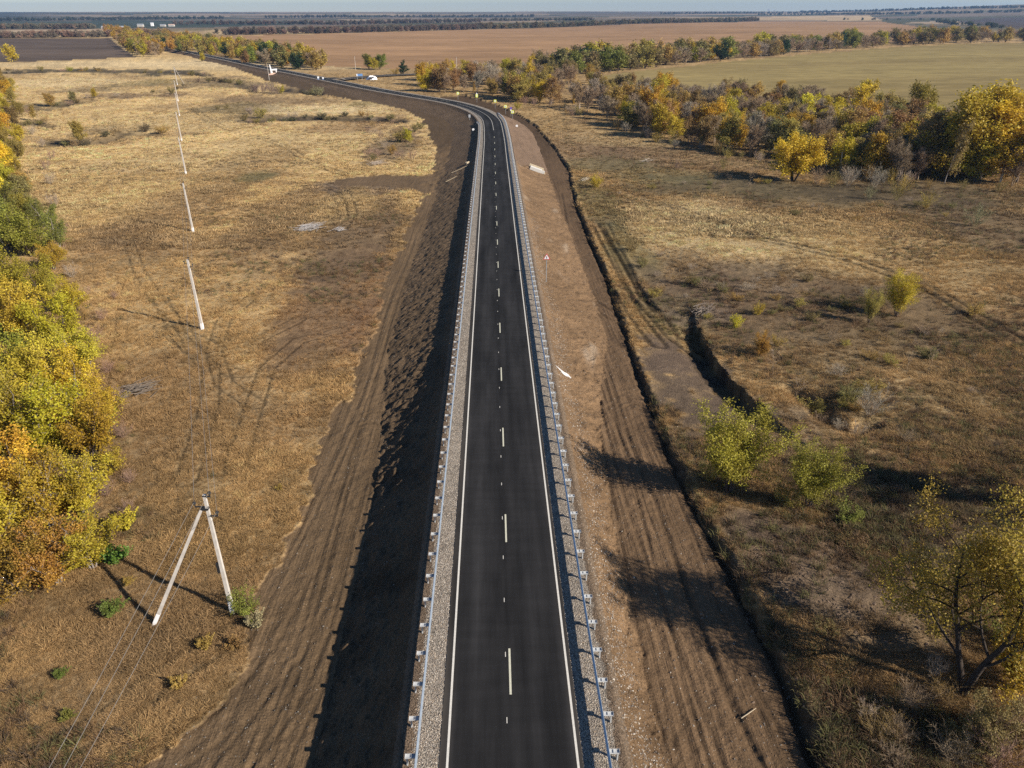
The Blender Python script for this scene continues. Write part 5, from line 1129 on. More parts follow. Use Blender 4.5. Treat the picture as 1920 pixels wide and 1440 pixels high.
def spread_pts(n, y0, y1, power):
    yy = y0 * (y1 / y0) ** (rng.random(n) ** power); half = (16 + .72 * yy) * 1.25; xx = rng.uniform(-1, 1, n) * half + .0274 * yy
    return xx, yy
xx, yy = spread_pts(380000, 12, 190, 1.15)
z, C, reg, s_, d_ = terrain(xx, yy)
lum = C.sum(1); keep = (reg == 0) & (rng.random(len(xx)) < np.clip(.04 + 1.05 * sstep(.30, .62, lum) + .6 * fbm(xx / 5, yy / 5, 3, 99), .02, 1))
xx, yy, z, C = xx[keep], yy[keep], z[keep], C[keep]; n = len(xx)
hgt = rng.uniform(.11, .34, n) * (1 + .8 * fbm(xx / 4, yy / 4, 3, 98)) * (1 + yy / 220)
tint = C * rng.uniform(.75, 1.55, n)[:, None] * np.array((1.08, 1.03, .95))
scatter('dry_grass', np.stack([xx, yy, z], 1), np.stack([hgt * 1.25, hgt * 1.25, hgt], 1), np.clip(tint, .02, .6), tufts)
xx, yy = spread_pts(110000, 120, 520, 1.0)
z, C, reg, s_, d_ = terrain(xx, yy); keep = (reg == 0) & (rng.random(len(xx)) < .8 * sstep(.28, .6, C.sum(1))); xx, yy, z, C = xx[keep], yy[keep], z[keep], C[keep]; n = len(xx)
hgt = rng.uniform(.25, .6, n) * (1 + .5 * fbm(xx / 9, yy / 9, 2, 98)); tint = C * rng.uniform(.7, 1.5, n)[:, None]
scatter('dry_grass', np.stack([xx, yy, z], 1), np.stack([hgt * 1.8, hgt * 1.8, hgt], 1), np.clip(tint, .02, .6), farts)
# weeds: darker, taller, in patches
xx, yy = spread_pts(120000, 15, 330, 1.05)
z, C, reg, s_, d_ = terrain(xx, yy); pm_ = fbm(xx / 14, yy / 14, 3, 120)
keep = (reg == 0) & (rng.random(len(xx)) < np.clip(pm_ * 2.2 + np.where(xx > 0, .38, -.2), 0, 1)); xx, yy, z, C = xx[keep], yy[keep], z[keep], C[keep]; n = len(xx)
hgt = rng.uniform(.3, .85, n)
wt = np.array([(.16, .10, .06), (.12, .105, .05), (.20, .13, .075), (.10, .075, .055), (.15, .14, .06)])[rng.integers(0, 5, n)] * rng.uniform(.8, 1.3, n)[:, None]
scatter('weeds', np.stack([xx, yy, z], 1), np.stack([hgt * .9, hgt * .9, hgt], 1), wt, tufts)
# stones: on the shoulders, below the right rail and loose on the soil
def stone(seed, name):
    import bmesh
    rg = np.random.default_rng(seed); bm = bmesh.new()
    for v in rg.normal(size=(14, 3)): v = v / np.linalg.norm(v) * rg.uniform(.75, 1.1); bm.verts.new((v[0] * .5, v[1] * .42, v[2] * .32))
    bmesh.ops.convex_hull(bm, input=bm.verts); me = bpy.data.meshes.new(name); bm.to_mesh(me); bm.free(); me.materials.append(M_STONE); return bpy.data.objects.new(name, me)
stones = [stone(i, 'stone') for i in range(4)]
def stone_pts(n, s0_, s1_, dmin, dmax, p=1.0):
    s_ = s0_ + (s1_ - s0_) * rng.random(n) ** p; d_ = rng.uniform(dmin, dmax, n); return s_, d_
Sx = []; 
for n, a, b, p in ((16000, -4.75, -3.42, 2.0), (16000, 3.27, 4.85, 2.0)):
    s_, d_ = stone_pts(n, 15, 110, a, b, p); q = road_pt(s_, d_, .005); Sx.append((q, rng.uniform(.03, .07, n)))
s_, d_ = stone_pts(7000, 15, 130, 4.9, 7.8, 1.6); d_ = 6.3 + rng.normal(0, .55, len(s_)) + .6 * fbm(s_ / 9, s_ * 0, 2, 130); q = road_pt(s_, d_); q[:, 2] = land_z(q[:, 0], q[:, 1]); Sx.append((q, rng.uniform(.03, .11, len(s_))))
s_, d_ = stone_pts(3500, 14, 160, 5.4, 17, 1.5); q = road_pt(s_, d_); q[:, 2] = land_z(q[:, 0], q[:, 1]); Sx.append((q, rng.uniform(.03, .12, len(s_))))
s_, d_ = stone_pts(5000, 14, 200, -20, -5.4, 1.5); q = road_pt(s_, d_); q[:, 2] = land_z(q[:, 0], q[:, 1]); Sx.append((q, rng.uniform(.03, .11, len(s_))))
Q = np.vstack([a for a, b in Sx]); r_ = np.concatenate([b for a, b in Sx]); n = len(Q)
pal = np.array([(.40, .345, .285), (.28, .235, .195), (.20, .165, .14), (.34, .265, .195), (.50, .45, .39)])[rng.integers(0, 5, n)] * rng.uniform(.75, 1.2, n)[:, None]
n5 = len(Sx[4][0]); pal[-n5:] *= .45; n4 = len(Sx[3][0]); pal[-n5 - n4:-n5] *= .62; pal[-n5 - n4 - len(Sx[2][0]):-n5 - n4] *= .85
scatter('gravel', Q, np.stack([r_, r_, r_], 1) * 1.3, pal, stones, np.stack([rng.uniform(-.5, .5, n), rng.uniform(-.5, .5, n), rng.uniform(0, 6.28, n)], 1))
# clods in the raw soil on the right
cp = ground(np.concatenate([rng.normal(1500, 75, 900), rng.normal(1610, 90, 700)]), np.concatenate([rng.normal(1070, 65, 900), rng.normal(1150, 75, 700)])); cp[:, 2] = land_z(cp[:, 0], cp[:, 1]); n = len(cp); r_ = .045 + .2 * rng.random(n) ** 3
scatter('soil_clods', cp, np.stack([r_ * 1.4, r_ * 1.4, r_], 1), np.array((.13, .092, .066)) * rng.uniform(.7, 1.4, n)[:, None], stones)

s_ = 14 + 190 * rng.random(16000) ** 1.7; d_ = np.where(rng.random(16000) < .5, rng.uniform(-22, -9, 16000), rng.uniform(6.5, 15, 16000)) + rng.normal(0, .3, 16000); q = road_pt(s_, d_); zq, Cq, rq, _, _ = terrain(q[:, 0], q[:, 1]); kq = (rq == 1) & (fbm(d_ * 1.6, s_ / 8, 3, 190) > -.08); q[:, 2] = zq; q = q[kq]; n = len(q); r_ = .03 + .11 * rng.random(n) ** 3
scatter('soil_clods', q, np.stack([r_ * 1.4, r_ * 1.4, r_], 1), Cq[kq] * rng.uniform(.75, 1.35, n)[:, None], stones)
# far woods: belts and copses too distant to tell the trees apart
cr = []
for v in PROTO['lobroad'] + PROTO['lobare']:
    o = bpy.data.objects.new('far_crown', v['crown'].copy()); o.data.materials.clear(); 
    cr.append(o)
mw, t, b = new_mat('far_foliage', .9, .1); t.links.new(attr(t, 'tint', 'INSTANCER').outputs['Color'], b.inputs['Base Color'])
for o in cr: o.data.materials.append(mw)
FW = [([(-60, 71.5), (0, 71), (100, 70), (205, 69.5)], 110, (.19, .14, .11), 9), ([(-60, 55), (60, 54.5), (180, 54)], 90, (.14, .12, .09), 11), ([(420, 66), (640, 61.5), (800, 57.5), (900, 55)], 170, (.13, .10, .085), 11), ([(900, 55), (1120, 48), (1280, 43), (1420, 39.5)], 230, (.14, .12, .075), 12), ([(330, 47), (520, 46), (640, 47), (900, 42)], 130, (.12, .095, .08), 12), ([(880, 40), (1000, 39), (1110, 38.5)], 60, (.12, .11, .08), 11), ([(1590, 38), (1750, 38), (1800, 42)], 16, (.08, .09, .05), 8), ([(1760, 42), (1790, 47), (1850, 50), (1880, 55)], 34, (.08, .09, .05), 9), ([(1640, 28), (1780, 26), (1930, 23)], 60, (.06, .075, .05), 12), ([(1420, 29), (1540, 28), (1640, 28)], 50, (.06, .075, .05), 11), ([(200, 60), (260, 62), (330, 68)], 30, (.2, .14, .09), 10), ([(0, 40), (200, 38), (420, 36)], 90, (.06, .07, .055), 14), ([(500, 34), (760, 33), (1000, 32)], 90, (.07, .075, .06), 14), ([(1240, 27), (1400, 25.5), (1560, 24.5)], 70, (.07, .08, .06), 14), ([(1500, 23.5), (1700, 19.5), (1930, 15)], 130, (.06, .07, .05), 14)]
Q = []; S_ = []; Tn = []
for line, n, c, h in FW:
    L = gpoly(line); L = resample(L, np.hypot(*np.diff(L, axis=0).T).sum() / n)
    for p in L:
        for rr in range(2):
            p2 = p + rng.normal(0, (4, 9), 2); Q.append((p2[0], p2[1])); S_.append(h * rng.uniform(.6, 1.2) / 10); Tn.append(np.array(c) * rng.uniform(.6, 1.5) * np.array((rng.uniform(.85, 1.25), 1, .9)))
Q = np.array(Q); zz = land_z(Q[:, 0], Q[:, 1]); S_ = np.array(S_)
scatter('far_woods', np.stack([Q[:, 0], Q[:, 1], zz], 1), np.stack([S_ * 1.5, S_ * 1.5, S_], 1), np.array(Tn), cr)

# ------------------------------------------------------------------ power line
def insulator_arm(parent, p, dx, dy):
    b = MB(); p = Vector(p); e = p + Vector((dx, dy, 0)); b.tube([p, e, e + Vector((0, 0, .22))], [.05, .05, .045], 6)
    o = b.build('bracket', M_BLACK, parent)
    i = MB(); i.tube([e + Vector((0, 0, z_)) for z_ in (.20, .23, .27, .31, .35)], [.08, .11, .08, .10, .05], 8); i.build('insulator', M_BLACK, o)
    return e + Vector((0, 0, .33))
A = Vector(at(437, 1150)); Bq = Vector(at(283, 1172))
PH = 9.3
ap = thing('utility_pole', 'near white-footed concrete pole with a slanting brace leg forming an A shape', 'utility pole', tuple(A))
top = Vector((.0, .05, PH)); br = Bq - A; bt = Vector((-.32, -.05, PH - 1.0))
def shaft(nm, a, b_, wa, wb, f0, f1, mat, par):
    m_ = MB(); pa = a.lerp(b_, f0); pb = a.lerp(b_, f1); m_.taper(pa, pb, wa + (wb - wa) * f0, wa + (wb - wa) * f1); return m_.build(nm, mat, par)
shaft('shaft', Vector((0, 0, -.4)), top, .24, .16, .15, 1, M_CONC, ap); shaft('whitewashed_foot', Vector((0, 0, -.4)), top, .255, .17, 0, .15, M_LIME, ap)
br0 = br + Vector((0, 0, -.3)); shaft('brace_leg', br0, bt, .22, .16, .14, 1, M_CONC, ap); shaft('whitewashed_foot', br0, bt, .235, .17, 0, .14, M_LIME, ap)
cl_ = MB(); cl_.box((-.14, 0, PH - .98), (.46, .26, .10)); cl_.build('clamp', M_BLACK, ap)
ends = [insulator_arm(ap, (-.12, 0, PH - .08), .48, -.04), insulator_arm(ap, (.1, 0, PH - .85), -.78, .04), insulator_arm(ap, (-.05, 0, PH - 1.5), .58, -.03)]
bx = MB(); bx.box((-.22, 0, 3.8), (.12, .2, .75)); bx.build('junction_box', M_BLACK, ap)
wpts = [A + e for e in ends]
# the line of single poles going away over the meadow
PL = [(380, 617, 352, 481), (362, 433, 340, 338), (349, 327, 333, 253), (341, 265, 331.5, 210), (337, 218, 330.5, 172), (334, 190, 329.5, 152)]
line_pts = [wpts]; 
LAB = ['nearest single concrete pole on the left meadow', 'second single concrete pole on the left meadow', 'third single concrete pole on the left meadow', 'fourth single concrete pole on the left meadow', 'fifth single concrete pole far on the left meadow', 'sixth single concrete pole far on the left meadow']
def single_pole(p, lab, hh):
    t = thing('utility_pole', lab, 'utility pole', tuple(p), 0, 'concrete poles of the power line')
    tp = Vector((-.02, .03, hh)); bs = Vector((0, 0, -.4)); shaft('shaft', bs, tp, .30, .2, .13, 1, M_CONC, t); shaft('whitewashed_foot', bs, tp, .32, .22, 0, .13, M_LIME, t)
    e = [insulator_arm(t, (0, 0, hh - .06), .12, 0), insulator_arm(t, (0, 0, hh - .5), -.45, 0), insulator_arm(t, (0, 0, hh - .9), .45, 0)]
    return t, [Vector(p) + q for q in e]
for (bx_, by_, tx_, ty_), lab in zip(PL, LAB):
    p = at(bx_, by_); t, e = single_pole(p, lab, 9.0); line_pts.append(e)
p = at(333, 160); t, e = single_pole(p, 'farthest concrete pole with a slanting brace leg by the creek line', 9.5); line_pts.append(e)
q = Vector(at(345, 157)) - Vector(p); sh_ = shaft('brace_leg', q + Vector((0, 0, -.3)), Vector((.2, 0, 8.8)), .3, .22, 0, 1, M_CONC, t)
far_end = [Vector(ground([300], [95])[0]) + Vector((0, 0, 8 + i * .4)) for i in range(3)]
def wire(pts_, sag, name='power_wire', label='', group=None):
    b_ = MB()
    for a_, c_ in zip(pts_[:-1], pts_[1:]):
        b_.tube([a_.lerp(c_, t_) - Vector((0, 0, sag * 4 * t_ * (1 - t_))) for t_ in np.linspace(0, 1, 13)], [.011] * 13, 4, False)
    return tag(b_.build(name, M_WIRE), label, 'power wire', group)
near = []
for i, (px, py) in enumerate([(78, 1440), (106, 1440), (210, 1310)]):
    e = wpts[(1, 1, 2)[i] if i else 1]; e = wpts[(1, 0, 2)[i]]
    dv = rays([px], [py])[0]; zt = e.z - .5; tt = (zt - CAM[2]) / dv[2]; qv = Vector(CAM + dv * tt); near.append(e + (qv - e) * 2.2)
WL = ['left power wire of the line along the meadow', 'top power wire of the line along the meadow', 'right power wire of the line along the meadow']
for i in range(3):
    j = (1, 0, 2)[i]
    wire([near[i]] + [lp[j] for lp in line_pts], .45, label=WL[i])
# far poles by the junction and in front of the far road
for px, py, h, lab in [(505, 150, 9, 'thin pole standing before the roadside stele'), (667, 132, 9, 'thin pole on the edge of the brown field')]:
    p = at(px, py); t = thing('utility_pole', lab, 'utility pole', tuple(p)); m_ = MB(); m_.tube([(0, 0, -.3), (0, 0, h)], [.14, .09], 8); m_.build('shaft', M_CONC, t); m_ = MB(); m_.box((0, 0, h - .4), (1.4, .1, .1)); m_.build('crossarm', M_BLACK, t)
p = at(857, 152); t = thing('utility_pole', 'thin pole rising out of the left part of the right wood', 'utility pole', tuple(p)); m_ = MB(); m_.tube([(0, 0, -.3), (0, 0, 13)], [.15, .1], 8); m_.build('shaft', M_CONC, t); m_ = MB(); m_.box((0, 0, 12.6), (1.5, .1, .1)); m_.build('crossarm', M_BLACK, t)

# ------------------------------------------------------------------ road signs
def sign_at(s_, d_, zb, h, rz, label, faces, group=None):
    p = road_pt(np.array([s_]), d_)[0]; p[2] = land_z(p[0], p[1])[0] if zb is None else zb
    t = thing('road_sign', label, 'road sign', tuple(p), rz, group)
    b_ = MB(); b_.tube([(0, 0, -.4), (0, 0, h)], [.045, .045], 8); b_.build('pole', M_ZINC, t)
    for kind, z_, size, mat, extra in faces:
        b_ = MB()
        if kind == 'tri': pts_ = [(-size / 2, z_ - size * .35), (size / 2, z_ - size * .35), (0, z_ + size * .5)]
        elif kind == 'round': pts_ = [(size / 2 * math.cos(a), z_ + size / 2 * math.sin(a)) for a in np.linspace(0, 6.283, 21)[:-1]]
        else: pts_ = [(-size / 2, z_ - extra / 2), (size / 2, z_ - extra / 2), (size / 2, z_ + extra / 2), (-size / 2, z_ + extra / 2)]
        n = len(pts_); v = [(x, -.05, z2) for x, z2 in pts_] + [(x, -.08, z2) for x, z2 in pts_]
        b_.add(v, [tuple(range(n)), tuple(range(2 * n - 1, n - 1, -1))] + [(i, (i + 1) % n, n + (i + 1) % n, n + i) for i in range(n)])
        b_.build('sign_plate', mat, t)
    return t
def plate_art(t, shapes, y=-.084):
    for pts_, mat, nm in shapes:
        b_ = MB(); n = len(pts_); b_.add([(x, y, z) for x, z in pts_] + [(x, y - .006, z) for x, z in pts_], [tuple(range(n)), tuple(range(2 * n - 1, n - 1, -1))] + [(i, (i + 1) % n, n + (i + 1) % n, n + i) for i in range(n)]); b_.build(nm, mat, t)
def facing(s_):
    return 0.0
BEND = [(859, 186, 'first', 'rect'), (894, 191, 'second', 'warn'), (926, 201, 'third', 'rect'), (948, 212, 'fourth', 'rect'), (961, 223, 'fifth', 'rect')]
for px, py, nth, kind in BEND:
    p = at(px, py); ss_, dd_ = road_sd(np.array([p[0]]), np.array([p[1]]))
    h = 3.6 if kind == 'rect' else 3.6
    rz = -math.atan2(p[0] - 0, p[1] - 140) * .6
    if kind == 'rect':
        t = sign_at(ss_[0], dd_[0], p[2], h, rz, f'yellow-green square bend sign, {nth} of the five from the far end', [('rect', 3.0, 1.15, M_SIGNY, 1.15)], 'yellow signs round the outside of the bend')
        plate_art(t, [([(-.36, 3.36), (-.36, 2.64), (.36, 2.64), (.36, 3.36)], M_SIGNW, 'sign_panel')])
        plate_art(t, [([(.22, 3.25), (-.1, 3.0), (.22, 2.75), (.05, 2.75), (-.27, 3.0), (.05, 3.25)], M_BLACK, 'chevron_mark')], -.092)
    else:
        t = sign_at(ss_[0], dd_[0], p[2], 4.4, rz, 'yellow bend sign with a white triangle on top, second from the far end', [('rect', 3.0, 1.1, M_SIGNY, 1.25), ('tri', 3.95, .95, M_SIGNW, 0)], 'yellow signs round the outside of the bend')
        plate_art(t, [([(-.28, 3.3), (-.28, 2.7), (.28, 2.7), (.28, 3.3)], M_SIGNW, 'sign_panel')])
for px, py, h, lab, faces in [
    (958, 217, 3.6, 'violet and white round sign between the last two yellow signs', [('round', 3.3, .9, M_SIGNP, 0), ('round', 2.5, .65, M_SIGNW, 0)]),
    (969, 238, 2.6, 'small white round sign on the right bank by the bend', [('round', 2.3, .85, M_SIGNW, 0)]),
    (880.5, 225, 4.2, 'tall pole with a pale blue-grey sign seen from behind left of the bend', [('rect', 3.8, .75, M_GREYS, 1.1)]),
    (887.5, 246, 3.2, 'white round sign on a thin pole by the left guardrail end', [('round', 2.9, .8, M_SIGNW, 0)]),
    (1024, 528, 3.9, 'white triangular warning sign on a thin pole below the right bank', [('tri', 3.55, 1.0, M_SIGNR, 0)]),
    (597, 149, 3.4, 'left one of two blue and white signs at the junction', [('rect', 2.9, 1.0, M_SIGNW, 1.0), ('rect', 1.7, 1.0, M_SIGNB, 1.1)]),
    (606, 149.5, 3.2, 'right one of two blue and white signs at the junction', [('rect', 2.8, .8, M_SIGNW, .9), ('rect', 1.8, .9, M_SIGNB, .8)]),
    (545, 127, 3.6, 'slim white sign on the far side of the road before the junction', [('rect', 2.9, .8, M_SIGNW, 1.6)])]:
    p = at(px, py); ss_, dd_ = road_sd(np.array([p[0]]), np.array([p[1]])); rz = -math.atan2(p[0], max(p[1], 1)) * .9
    t = sign_at(ss_[0], dd_[0], p[2], h, rz, lab, faces)
    t.location = p
    if 'triangular' in lab:
        plate_art(t, [([(-.36, 3.28), (.36, 3.28), (0, 3.90)], M_SIGNW, 'sign_panel')]); plate_art(t, [([(-.04, 3.34), (.04, 3.34), (.05, 3.66), (-.05, 3.66)], M_BLACK, 'sign_mark')], -.092)
p = at(675, 151.5); t = thing('road_sign', 'wide blue direction board on two legs beside the junction', 'road sign', tuple(p), .25)
for x_ in (-1.4, 1.4):
    b_ = MB(); b_.tube([(x_, 0, -.4), (x_, 0, 4.0)], [.07, .07], 8); b_.build('leg', M_ZINC, t)
b_ = MB(); b_.box((0, -.1, 3.1), (3.6, .06, 1.25)); b_.build('sign_panel', M_SIGNB, t)
b_ = MB(); b_.box((-1.5, -.14, 3.1), (.5, .03, 1.1)); b_.build('sign_stripe', M_SIGNW, t)
# white sheeting on the heap beside the junction
p = at(697, 149.5); t = thing('covered_heap', 'white sheet draped over a low heap beside the junction board', 'covered heap', tuple(p), .2)
b_ = MB(); n = 14; ring = [(0, (0,)), ]
vv = []; ff = []
for r_i, (rr, hz) in enumerate(((1.0, 0.0), (.8, .9), (.5, 1.7), (.2, 2.1))):
    for a_i in range(n):
        a_ = 2 * math.pi * a_i / n; e_ = 1 + .18 * math.sin(3 * a_ + r_i) ; vv.append((3.3 * rr * math.cos(a_) * e_, 1.9 * rr * math.sin(a_) * e_, hz + .25 * math.sin(5 * a_ + r_i)))
for r_i in range(3):
    for a_i in range(n): ff.append((r_i * n + a_i, r_i * n + (a_i + 1) % n, (r_i + 1) * n + (a_i + 1) % n, (r_i + 1) * n + a_i))
ff.append(tuple(range(3 * n, 4 * n))); b_.add(vv, ff); b_.build('sheet', M_SIGNW, t)
b_ = MB(); b_.box((-.6, -1.9, 1.0), (1.5, .8, 1.1), (0, .2, .3)); b_.box((1.0, -1.7, 1.5), (.9, .7, .5), (0, .3, .1)); b_.build('dark_spot', M_BLACK, t)  # black boxes for the dark spots on the sheet
# roadside stele
p = at(513, 138.5); t = thing('roadside_stele', 'white stele with angled plates on a pinkish slab beside the far road', 'stele', tuple(p), .3, None, .85)
b_ = MB(); b_.box((0, 0, .3), (7.5, 3.4, .8), None, .08); b_.box((0, 0, 1.0), (4.6, 2.2, .7), None, .06); b_.build('plinth', M_PINKC, t)
b_ = MB(); b_.taper((-1.2, 0, 1.3), (-2.0, 0, 7.2), 1.5, .5); b_.build('tall_plate', M_LIME, t)
b_ = MB(); b_.box((.6, 0, 3.6), (4.6, .5, 1.0), (0, -.05, 0), .04); b_.build('cross_plate', M_LIME, t)
b_ = MB(); b_.box((2.2, 0, 2.2), (.7, .6, 2.0), None, .04); b_.build('short_pillar', M_LIME, t)

# ------------------------------------------------------------------ vehicles on the far road
def truck(px, py, lab):
    s_, d_ = s_at(px, py); x, y, tx, ty = axis_at(s_); p = road_pt(np.array([s_]), 1.5, .03)[0]
    t = thing('truck', lab, 'truck', tuple(p), math.atan2(-float(tx), float(ty)))
    b_ = MB(); b_.box((0, -1.2, 2.45), (2.5, 7.0, 2.7), None, .08); b_.build('cargo_box', M_SIGNW, t)
    b_ = MB(); b_.box((0, 3.6, 1.75), (2.35, 2.1, 2.3), None, .2); c_ = b_.build('cab', M_SIGNW, t)
    b_ = MB(); b_.box((0, 4.62, 2.2), (2.0, .1, .85)); b_.build('windscreen', M_GLASS, c_)
    b_ = MB(); b_.box((0, .4, .8), (1.0, 9.0, .3)); b_.build('chassis', M_BLACK, t)
    for yy_ in (3.5, -1.8, -3.2):
        for xx_ in (-1.05, 1.05):
            b_ = MB(); b_.tube([(xx_ - .15, yy_, .5), (xx_ + .15, yy_, .5)], [.5, .5], 14); b_.build('wheel', M_TYRE, t)
    return t
truck(306.5, 85.5, 'white box truck coming along the far road between the tree belts')
def car(px, py, lab):
    s_, d_ = s_at(px, py); x, y, tx, ty = axis_at(s_); p = road_pt(np.array([s_]), -1.5, .03)[0]
    t = thing('car', lab, 'car', tuple(p), math.atan2(-float(tx), float(ty)))
    b_ = MB(); b_.box((0, 0, .62), (1.75, 4.3, .62), None, .14); b_.build('body', M_BLACK, t)
    b_ = MB(); v = [(-.8, -1.7, .9), (.8, -1.7, .9), (.8, 1.0, .9), (-.8, 1.0, .9), (-.62, -1.1, 1.45), (.62, -1.1, 1.45), (.62, .3, 1.45), (-.62, .3, 1.45)]
    b_.add(v, [(3, 2, 1, 0), (4, 5, 6, 7), (0, 1, 5, 4), (1, 2, 6, 5), (2, 3, 7, 6), (3, 0, 4, 7)]); b_.build('cabin', M_GLASS, t)
    for yy_ in (1.35, -1.35):
        for xx_ in (-.8, .8):
            b_ = MB(); b_.tube([(xx_ - .1, yy_, .33), (xx_ + .1, yy_, .33)], [.33, .33], 14); b_.build('wheel', M_TYRE, t)
car(497, 126, 'dark car on the far road beside the stele')

# ------------------------------------------------------------------ culvert and other small things by the road
p = at(1006, 320); t = thing('culvert_headwall', 'white concrete culvert chute with raised side walls on the right bank', 'culvert', tuple(p))
ti = R_(20)
b_ = MB(); b_.box((0, 0, .30), (3.2, 3.6, .30), (0, ti, 0), .03); b_.build('apron_slab', M_CONCW, t)
for y_, m_ in ((1.95, M_CONCY), (-1.95, M_CONCW)):
    b_ = MB(); b_.box((.05, y_, .42), (3.9, .3, .8), (0, ti, 0), .03); b_.build('side_wall', m_, t)
b_ = MB(); b_.box((1.75, 0, -.75), (.35, 4.2, 1.0), (0, ti, 0), .03); b_.build('toe_wall', M_CONCY, t)
b_ = MB(); b_.box((.0, 0, .49), (2.9, .14, .08), (0, ti, .55)); b_.build('brace_bar', M_GREYS, t)
p = at(877, 308); t = thing('culvert_headwall', 'small grey culvert mouth on the shaded left bank near the bend', 'culvert', tuple(p), R_(-20))
b_ = MB(); b_.box((0, 0, .25), (.3, 1.6, .8), None, .03); b_.build('head_wall', M_CONCY, t); b_ = MB(); b_.tube([(-.5, 0, .25), (.3, 0, .25)], [.38, .38], 14); b_.build('pipe', M_CONCY, t)
p = at(860, 330)
for px, py, L_, rz_, lab in [(862, 318, 4.5, R_(70), 'pale timber pole lying across the shaded left bank'), (846, 336, 3.2, R_(55), 'short timber pole lying at the foot of the shaded left bank'), (985, 303, 5, R_(-50), 'pale rail lying above the white culvert outlet'), (1405, 1332, 1.1, R_(60), 'short pale stick lying on the right dirt strip'), (1660, 1355, 3.0, R_(20), 'pale dead branch lying in the grass left of the big open tree')]:
    q = at(px, py); b_ = MB(); dv = Vector((math.sin(rz_), math.cos(rz_), 0)); a_ = -dv * L_ / 2; e_ = dv * L_ / 2
    za = land_z(q[0] + a_.x, q[1] + a_.y)[0] - q[2]; zb = land_z(q[0] + e_.x, q[1] + e_.y)[0] - q[2]
    a_.z = za + .1; e_.z = zb + .1; mid_ = (a_ + e_) / 2 + Vector((.05 * L_, 0, .06)); b_.tube([a_, mid_, e_], [.05, .045, .03] if L_ > 3.1 else [.03, .028, .015], 6)
    o = b_.build('fallen_branch', M_CONCY); o.location = q; tag(o, lab, 'branch')
# white spill by the right bank
q = at(1057, 700); b_ = MB(); n = 22; vv = [(0, 0, .09)]
for i in range(n):
    a_ = 6.283 * i / n; rr = 1 + .3 * math.sin(3 * a_) + .2 * math.sin(7 * a_ + 1); vv.append((0.62 * rr * math.cos(a_) , .36 * rr * math.sin(a_) - .30 * rr * math.cos(a_), 0))
zz = land_z([q[0] + v[0] for v in vv], [q[1] + v[1] for v in vv]); vv = [(v[0], v[1], z_ - q[2] + v[2] * .6 + .03) for v, z_ in zip(vv, zz)]
b_.add(vv, [(0, 1 + i, 1 + (i + 1) % n) for i in range(n)]); o = b_.build('spilled_lime', M_WHITES); o.location = q; tag(o, 'patch of spilled white powder on the right dirt bank', 'spill')
# brushwood heaps
def heap(px, py, n, L_, colr, lab):
    q = at(px, py); b_ = MB()
    for i in range(n):
        a_ = random.gauss(.9, .35); c_ = Vector((random.gauss(0, L_ * .25), random.gauss(0, L_ * .22), .15 + abs(random.gauss(0, .25)))); dv = Vector((math.cos(a_), math.sin(a_), random.gauss(0, .12))) * L_ * random.uniform(.25, .6)
        b_.tube([c_ - dv, c_ + Vector((0, 0, random.gauss(.05, .08))), c_ + dv], [.03, .025, .01], 4, False)
    o = b_.build('brushwood_heap', M_BARK); o.color = (*colr, 1); o.location = q; tag(o, lab, 'brushwood')
heap(262, 735, 70, 3.0, (.17, .14, .115), 'grey heap of cut brushwood beside the left-hand belt')
heap(582, 428, 60, 4.0, (.36, .34, .34), 'pale grey heap of dry branches on the left meadow')
heap(640, 520 - 88, 20, 2.0, (.36, .34, .34), 'few pale dry branches right of the pale grey heap')
heap(1320, 585, 40, 2.6, (.2, .165, .14), 'dark heap of roots and clods by the track above the gully')
heap(705, 308, 50, 4.5, (.34, .28, .23), 'heap of broken wood and rubble left of the bend')
heap(1095, 335 + 5, 16, 2.0, (.5, .45, .38), 'few pale sticks at the corner of the right dirt strip')
heap(1215, 300 + 2, 16, 3.0, (.4, .36, .32), 'pale dead sticks on the right meadow before the wood')
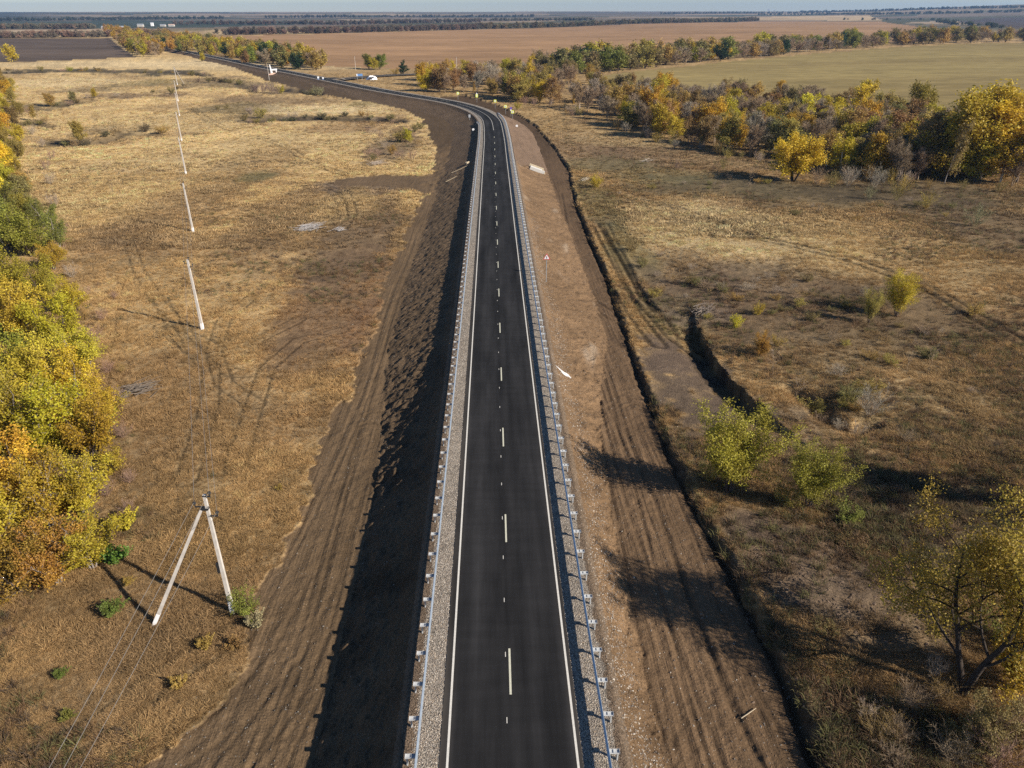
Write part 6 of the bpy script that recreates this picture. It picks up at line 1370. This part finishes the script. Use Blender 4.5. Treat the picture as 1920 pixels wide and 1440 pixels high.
# farm buildings far off
def barn(px, py, L_, W_, H_, wall, roof, lab, group=None):
    q = at(px, py); t = thing('farm_building', lab, 'building', tuple(q), random.uniform(-.2, .2), group)
    b_ = MB(); b_.box((0, 0, H_ / 2 - .3), (L_, W_, H_ + .6)); b_.build('wall', wall, t)
    b_ = MB(); v = [(-L_ / 2 - .4, -W_ / 2 - .4, H_ + .02), (L_ / 2 + .4, -W_ / 2 - .4, H_ + .02), (L_ / 2 + .4, W_ / 2 + .4, H_ + .02), (-L_ / 2 - .4, W_ / 2 + .4, H_ + .02), (-L_ / 2 - .4, 0, H_ + W_ * .22), (L_ / 2 + .4, 0, H_ + W_ * .22)]
    b_.add(v, [(3, 2, 1, 0), (0, 1, 5, 4), (2, 3, 4, 5), (0, 4, 3), (1, 2, 5)]); b_.build('roof', roof, t)
for px, py, L_, W_, H_, wm, rm, lab in [(212, 54, 60, 14, 6, M_CONC, M_GREYS, 'long pale farm shed beyond the far tree belt'), (264, 50, 18, 12, 8, M_CONC, M_GREYS, 'white farm building right of the long shed'), (286, 49, 8, 8, 14, M_LIME, M_GREYS, 'tall white farm building on the far plain'), (306, 49.5, 16, 10, 6, M_CONC, M_GREYS, 'grey farm building among the far row'), (322, 49.5, 18, 10, 6, M_CONC, M_PINKC, 'grey farm building at the right end of the far row'), (1441, 20.5, 30, 18, 40, M_CONC, M_GREYS, 'tall grey grain silo block on the horizon'), (1452, 21, 24, 18, 24, M_CONC, M_GREYS, 'lower grey silo block on the horizon')]:
    barn(px, py, L_ * .8, W_ * .8, H_ * (.6 if H_ < 20 else .8), wm, rm, lab)

# ------------------------------------------------------------------ the air
hb = MB(); hb.box((0, 4400, 45), (24000, 15000, 160)); hz = hb.build('haze')
hz.data.materials.clear(); hm = bpy.data.materials.new('haze'); hm.use_nodes = True; t = hm.node_tree; t.nodes.clear()
ou = t.nodes.new('ShaderNodeOutputMaterial'); vo = t.nodes.new('ShaderNodeVolumePrincipled'); vo.inputs['Color'].default_value = (.36, .60, 1.0, 1); vo.inputs['Density'].default_value = 0.000065; vo.inputs['Anisotropy'].default_value = 0.2
t.links.new(vo.outputs[0], ou.inputs['Volume']); hz.data.materials.append(hm); hz['kind'] = 'stuff'; hz['label'] = 'thin blue autumn haze over the whole plain'

# labels that still coincide for two or three things are told apart by their order from the left
from collections import defaultdict
same = defaultdict(list)
for o in SC.objects:
    if o.parent is None and 'category' in o: same[o['label']].append(o)
for lab, os_ in same.items():
    if 1 < len(os_) <= 5:
        os_.sort(key=lambda o: scr_x(o.location)); n = len(os_)
        for i, o in enumerate(os_):
            o['label'] = ('left' if i == 0 else 'right') + ' one of two: ' + lab if n == 2 else (('first', 'second', 'third', 'fourth', 'fifth')[i] + ' from left: ' + lab)
            if len(o['label'].split()) > 16: o['label'] = ' '.join(lab.split()[:13]) + (', left one' if i == 0 else ', right one') if n == 2 else lab

for o in SC.objects:
    if o.parent is None and 'label' in o and len(o['label'].split()) > 16: o['label'] = o['label'].replace('middling ', '').replace('middling', '')
    if o.parent is None and 'label' in o and len(o['label'].split()) > 16: o['label'] = o['label'].replace(', left third', '').replace(', middle third', '').replace(', right third', '').replace('leafless ', '')
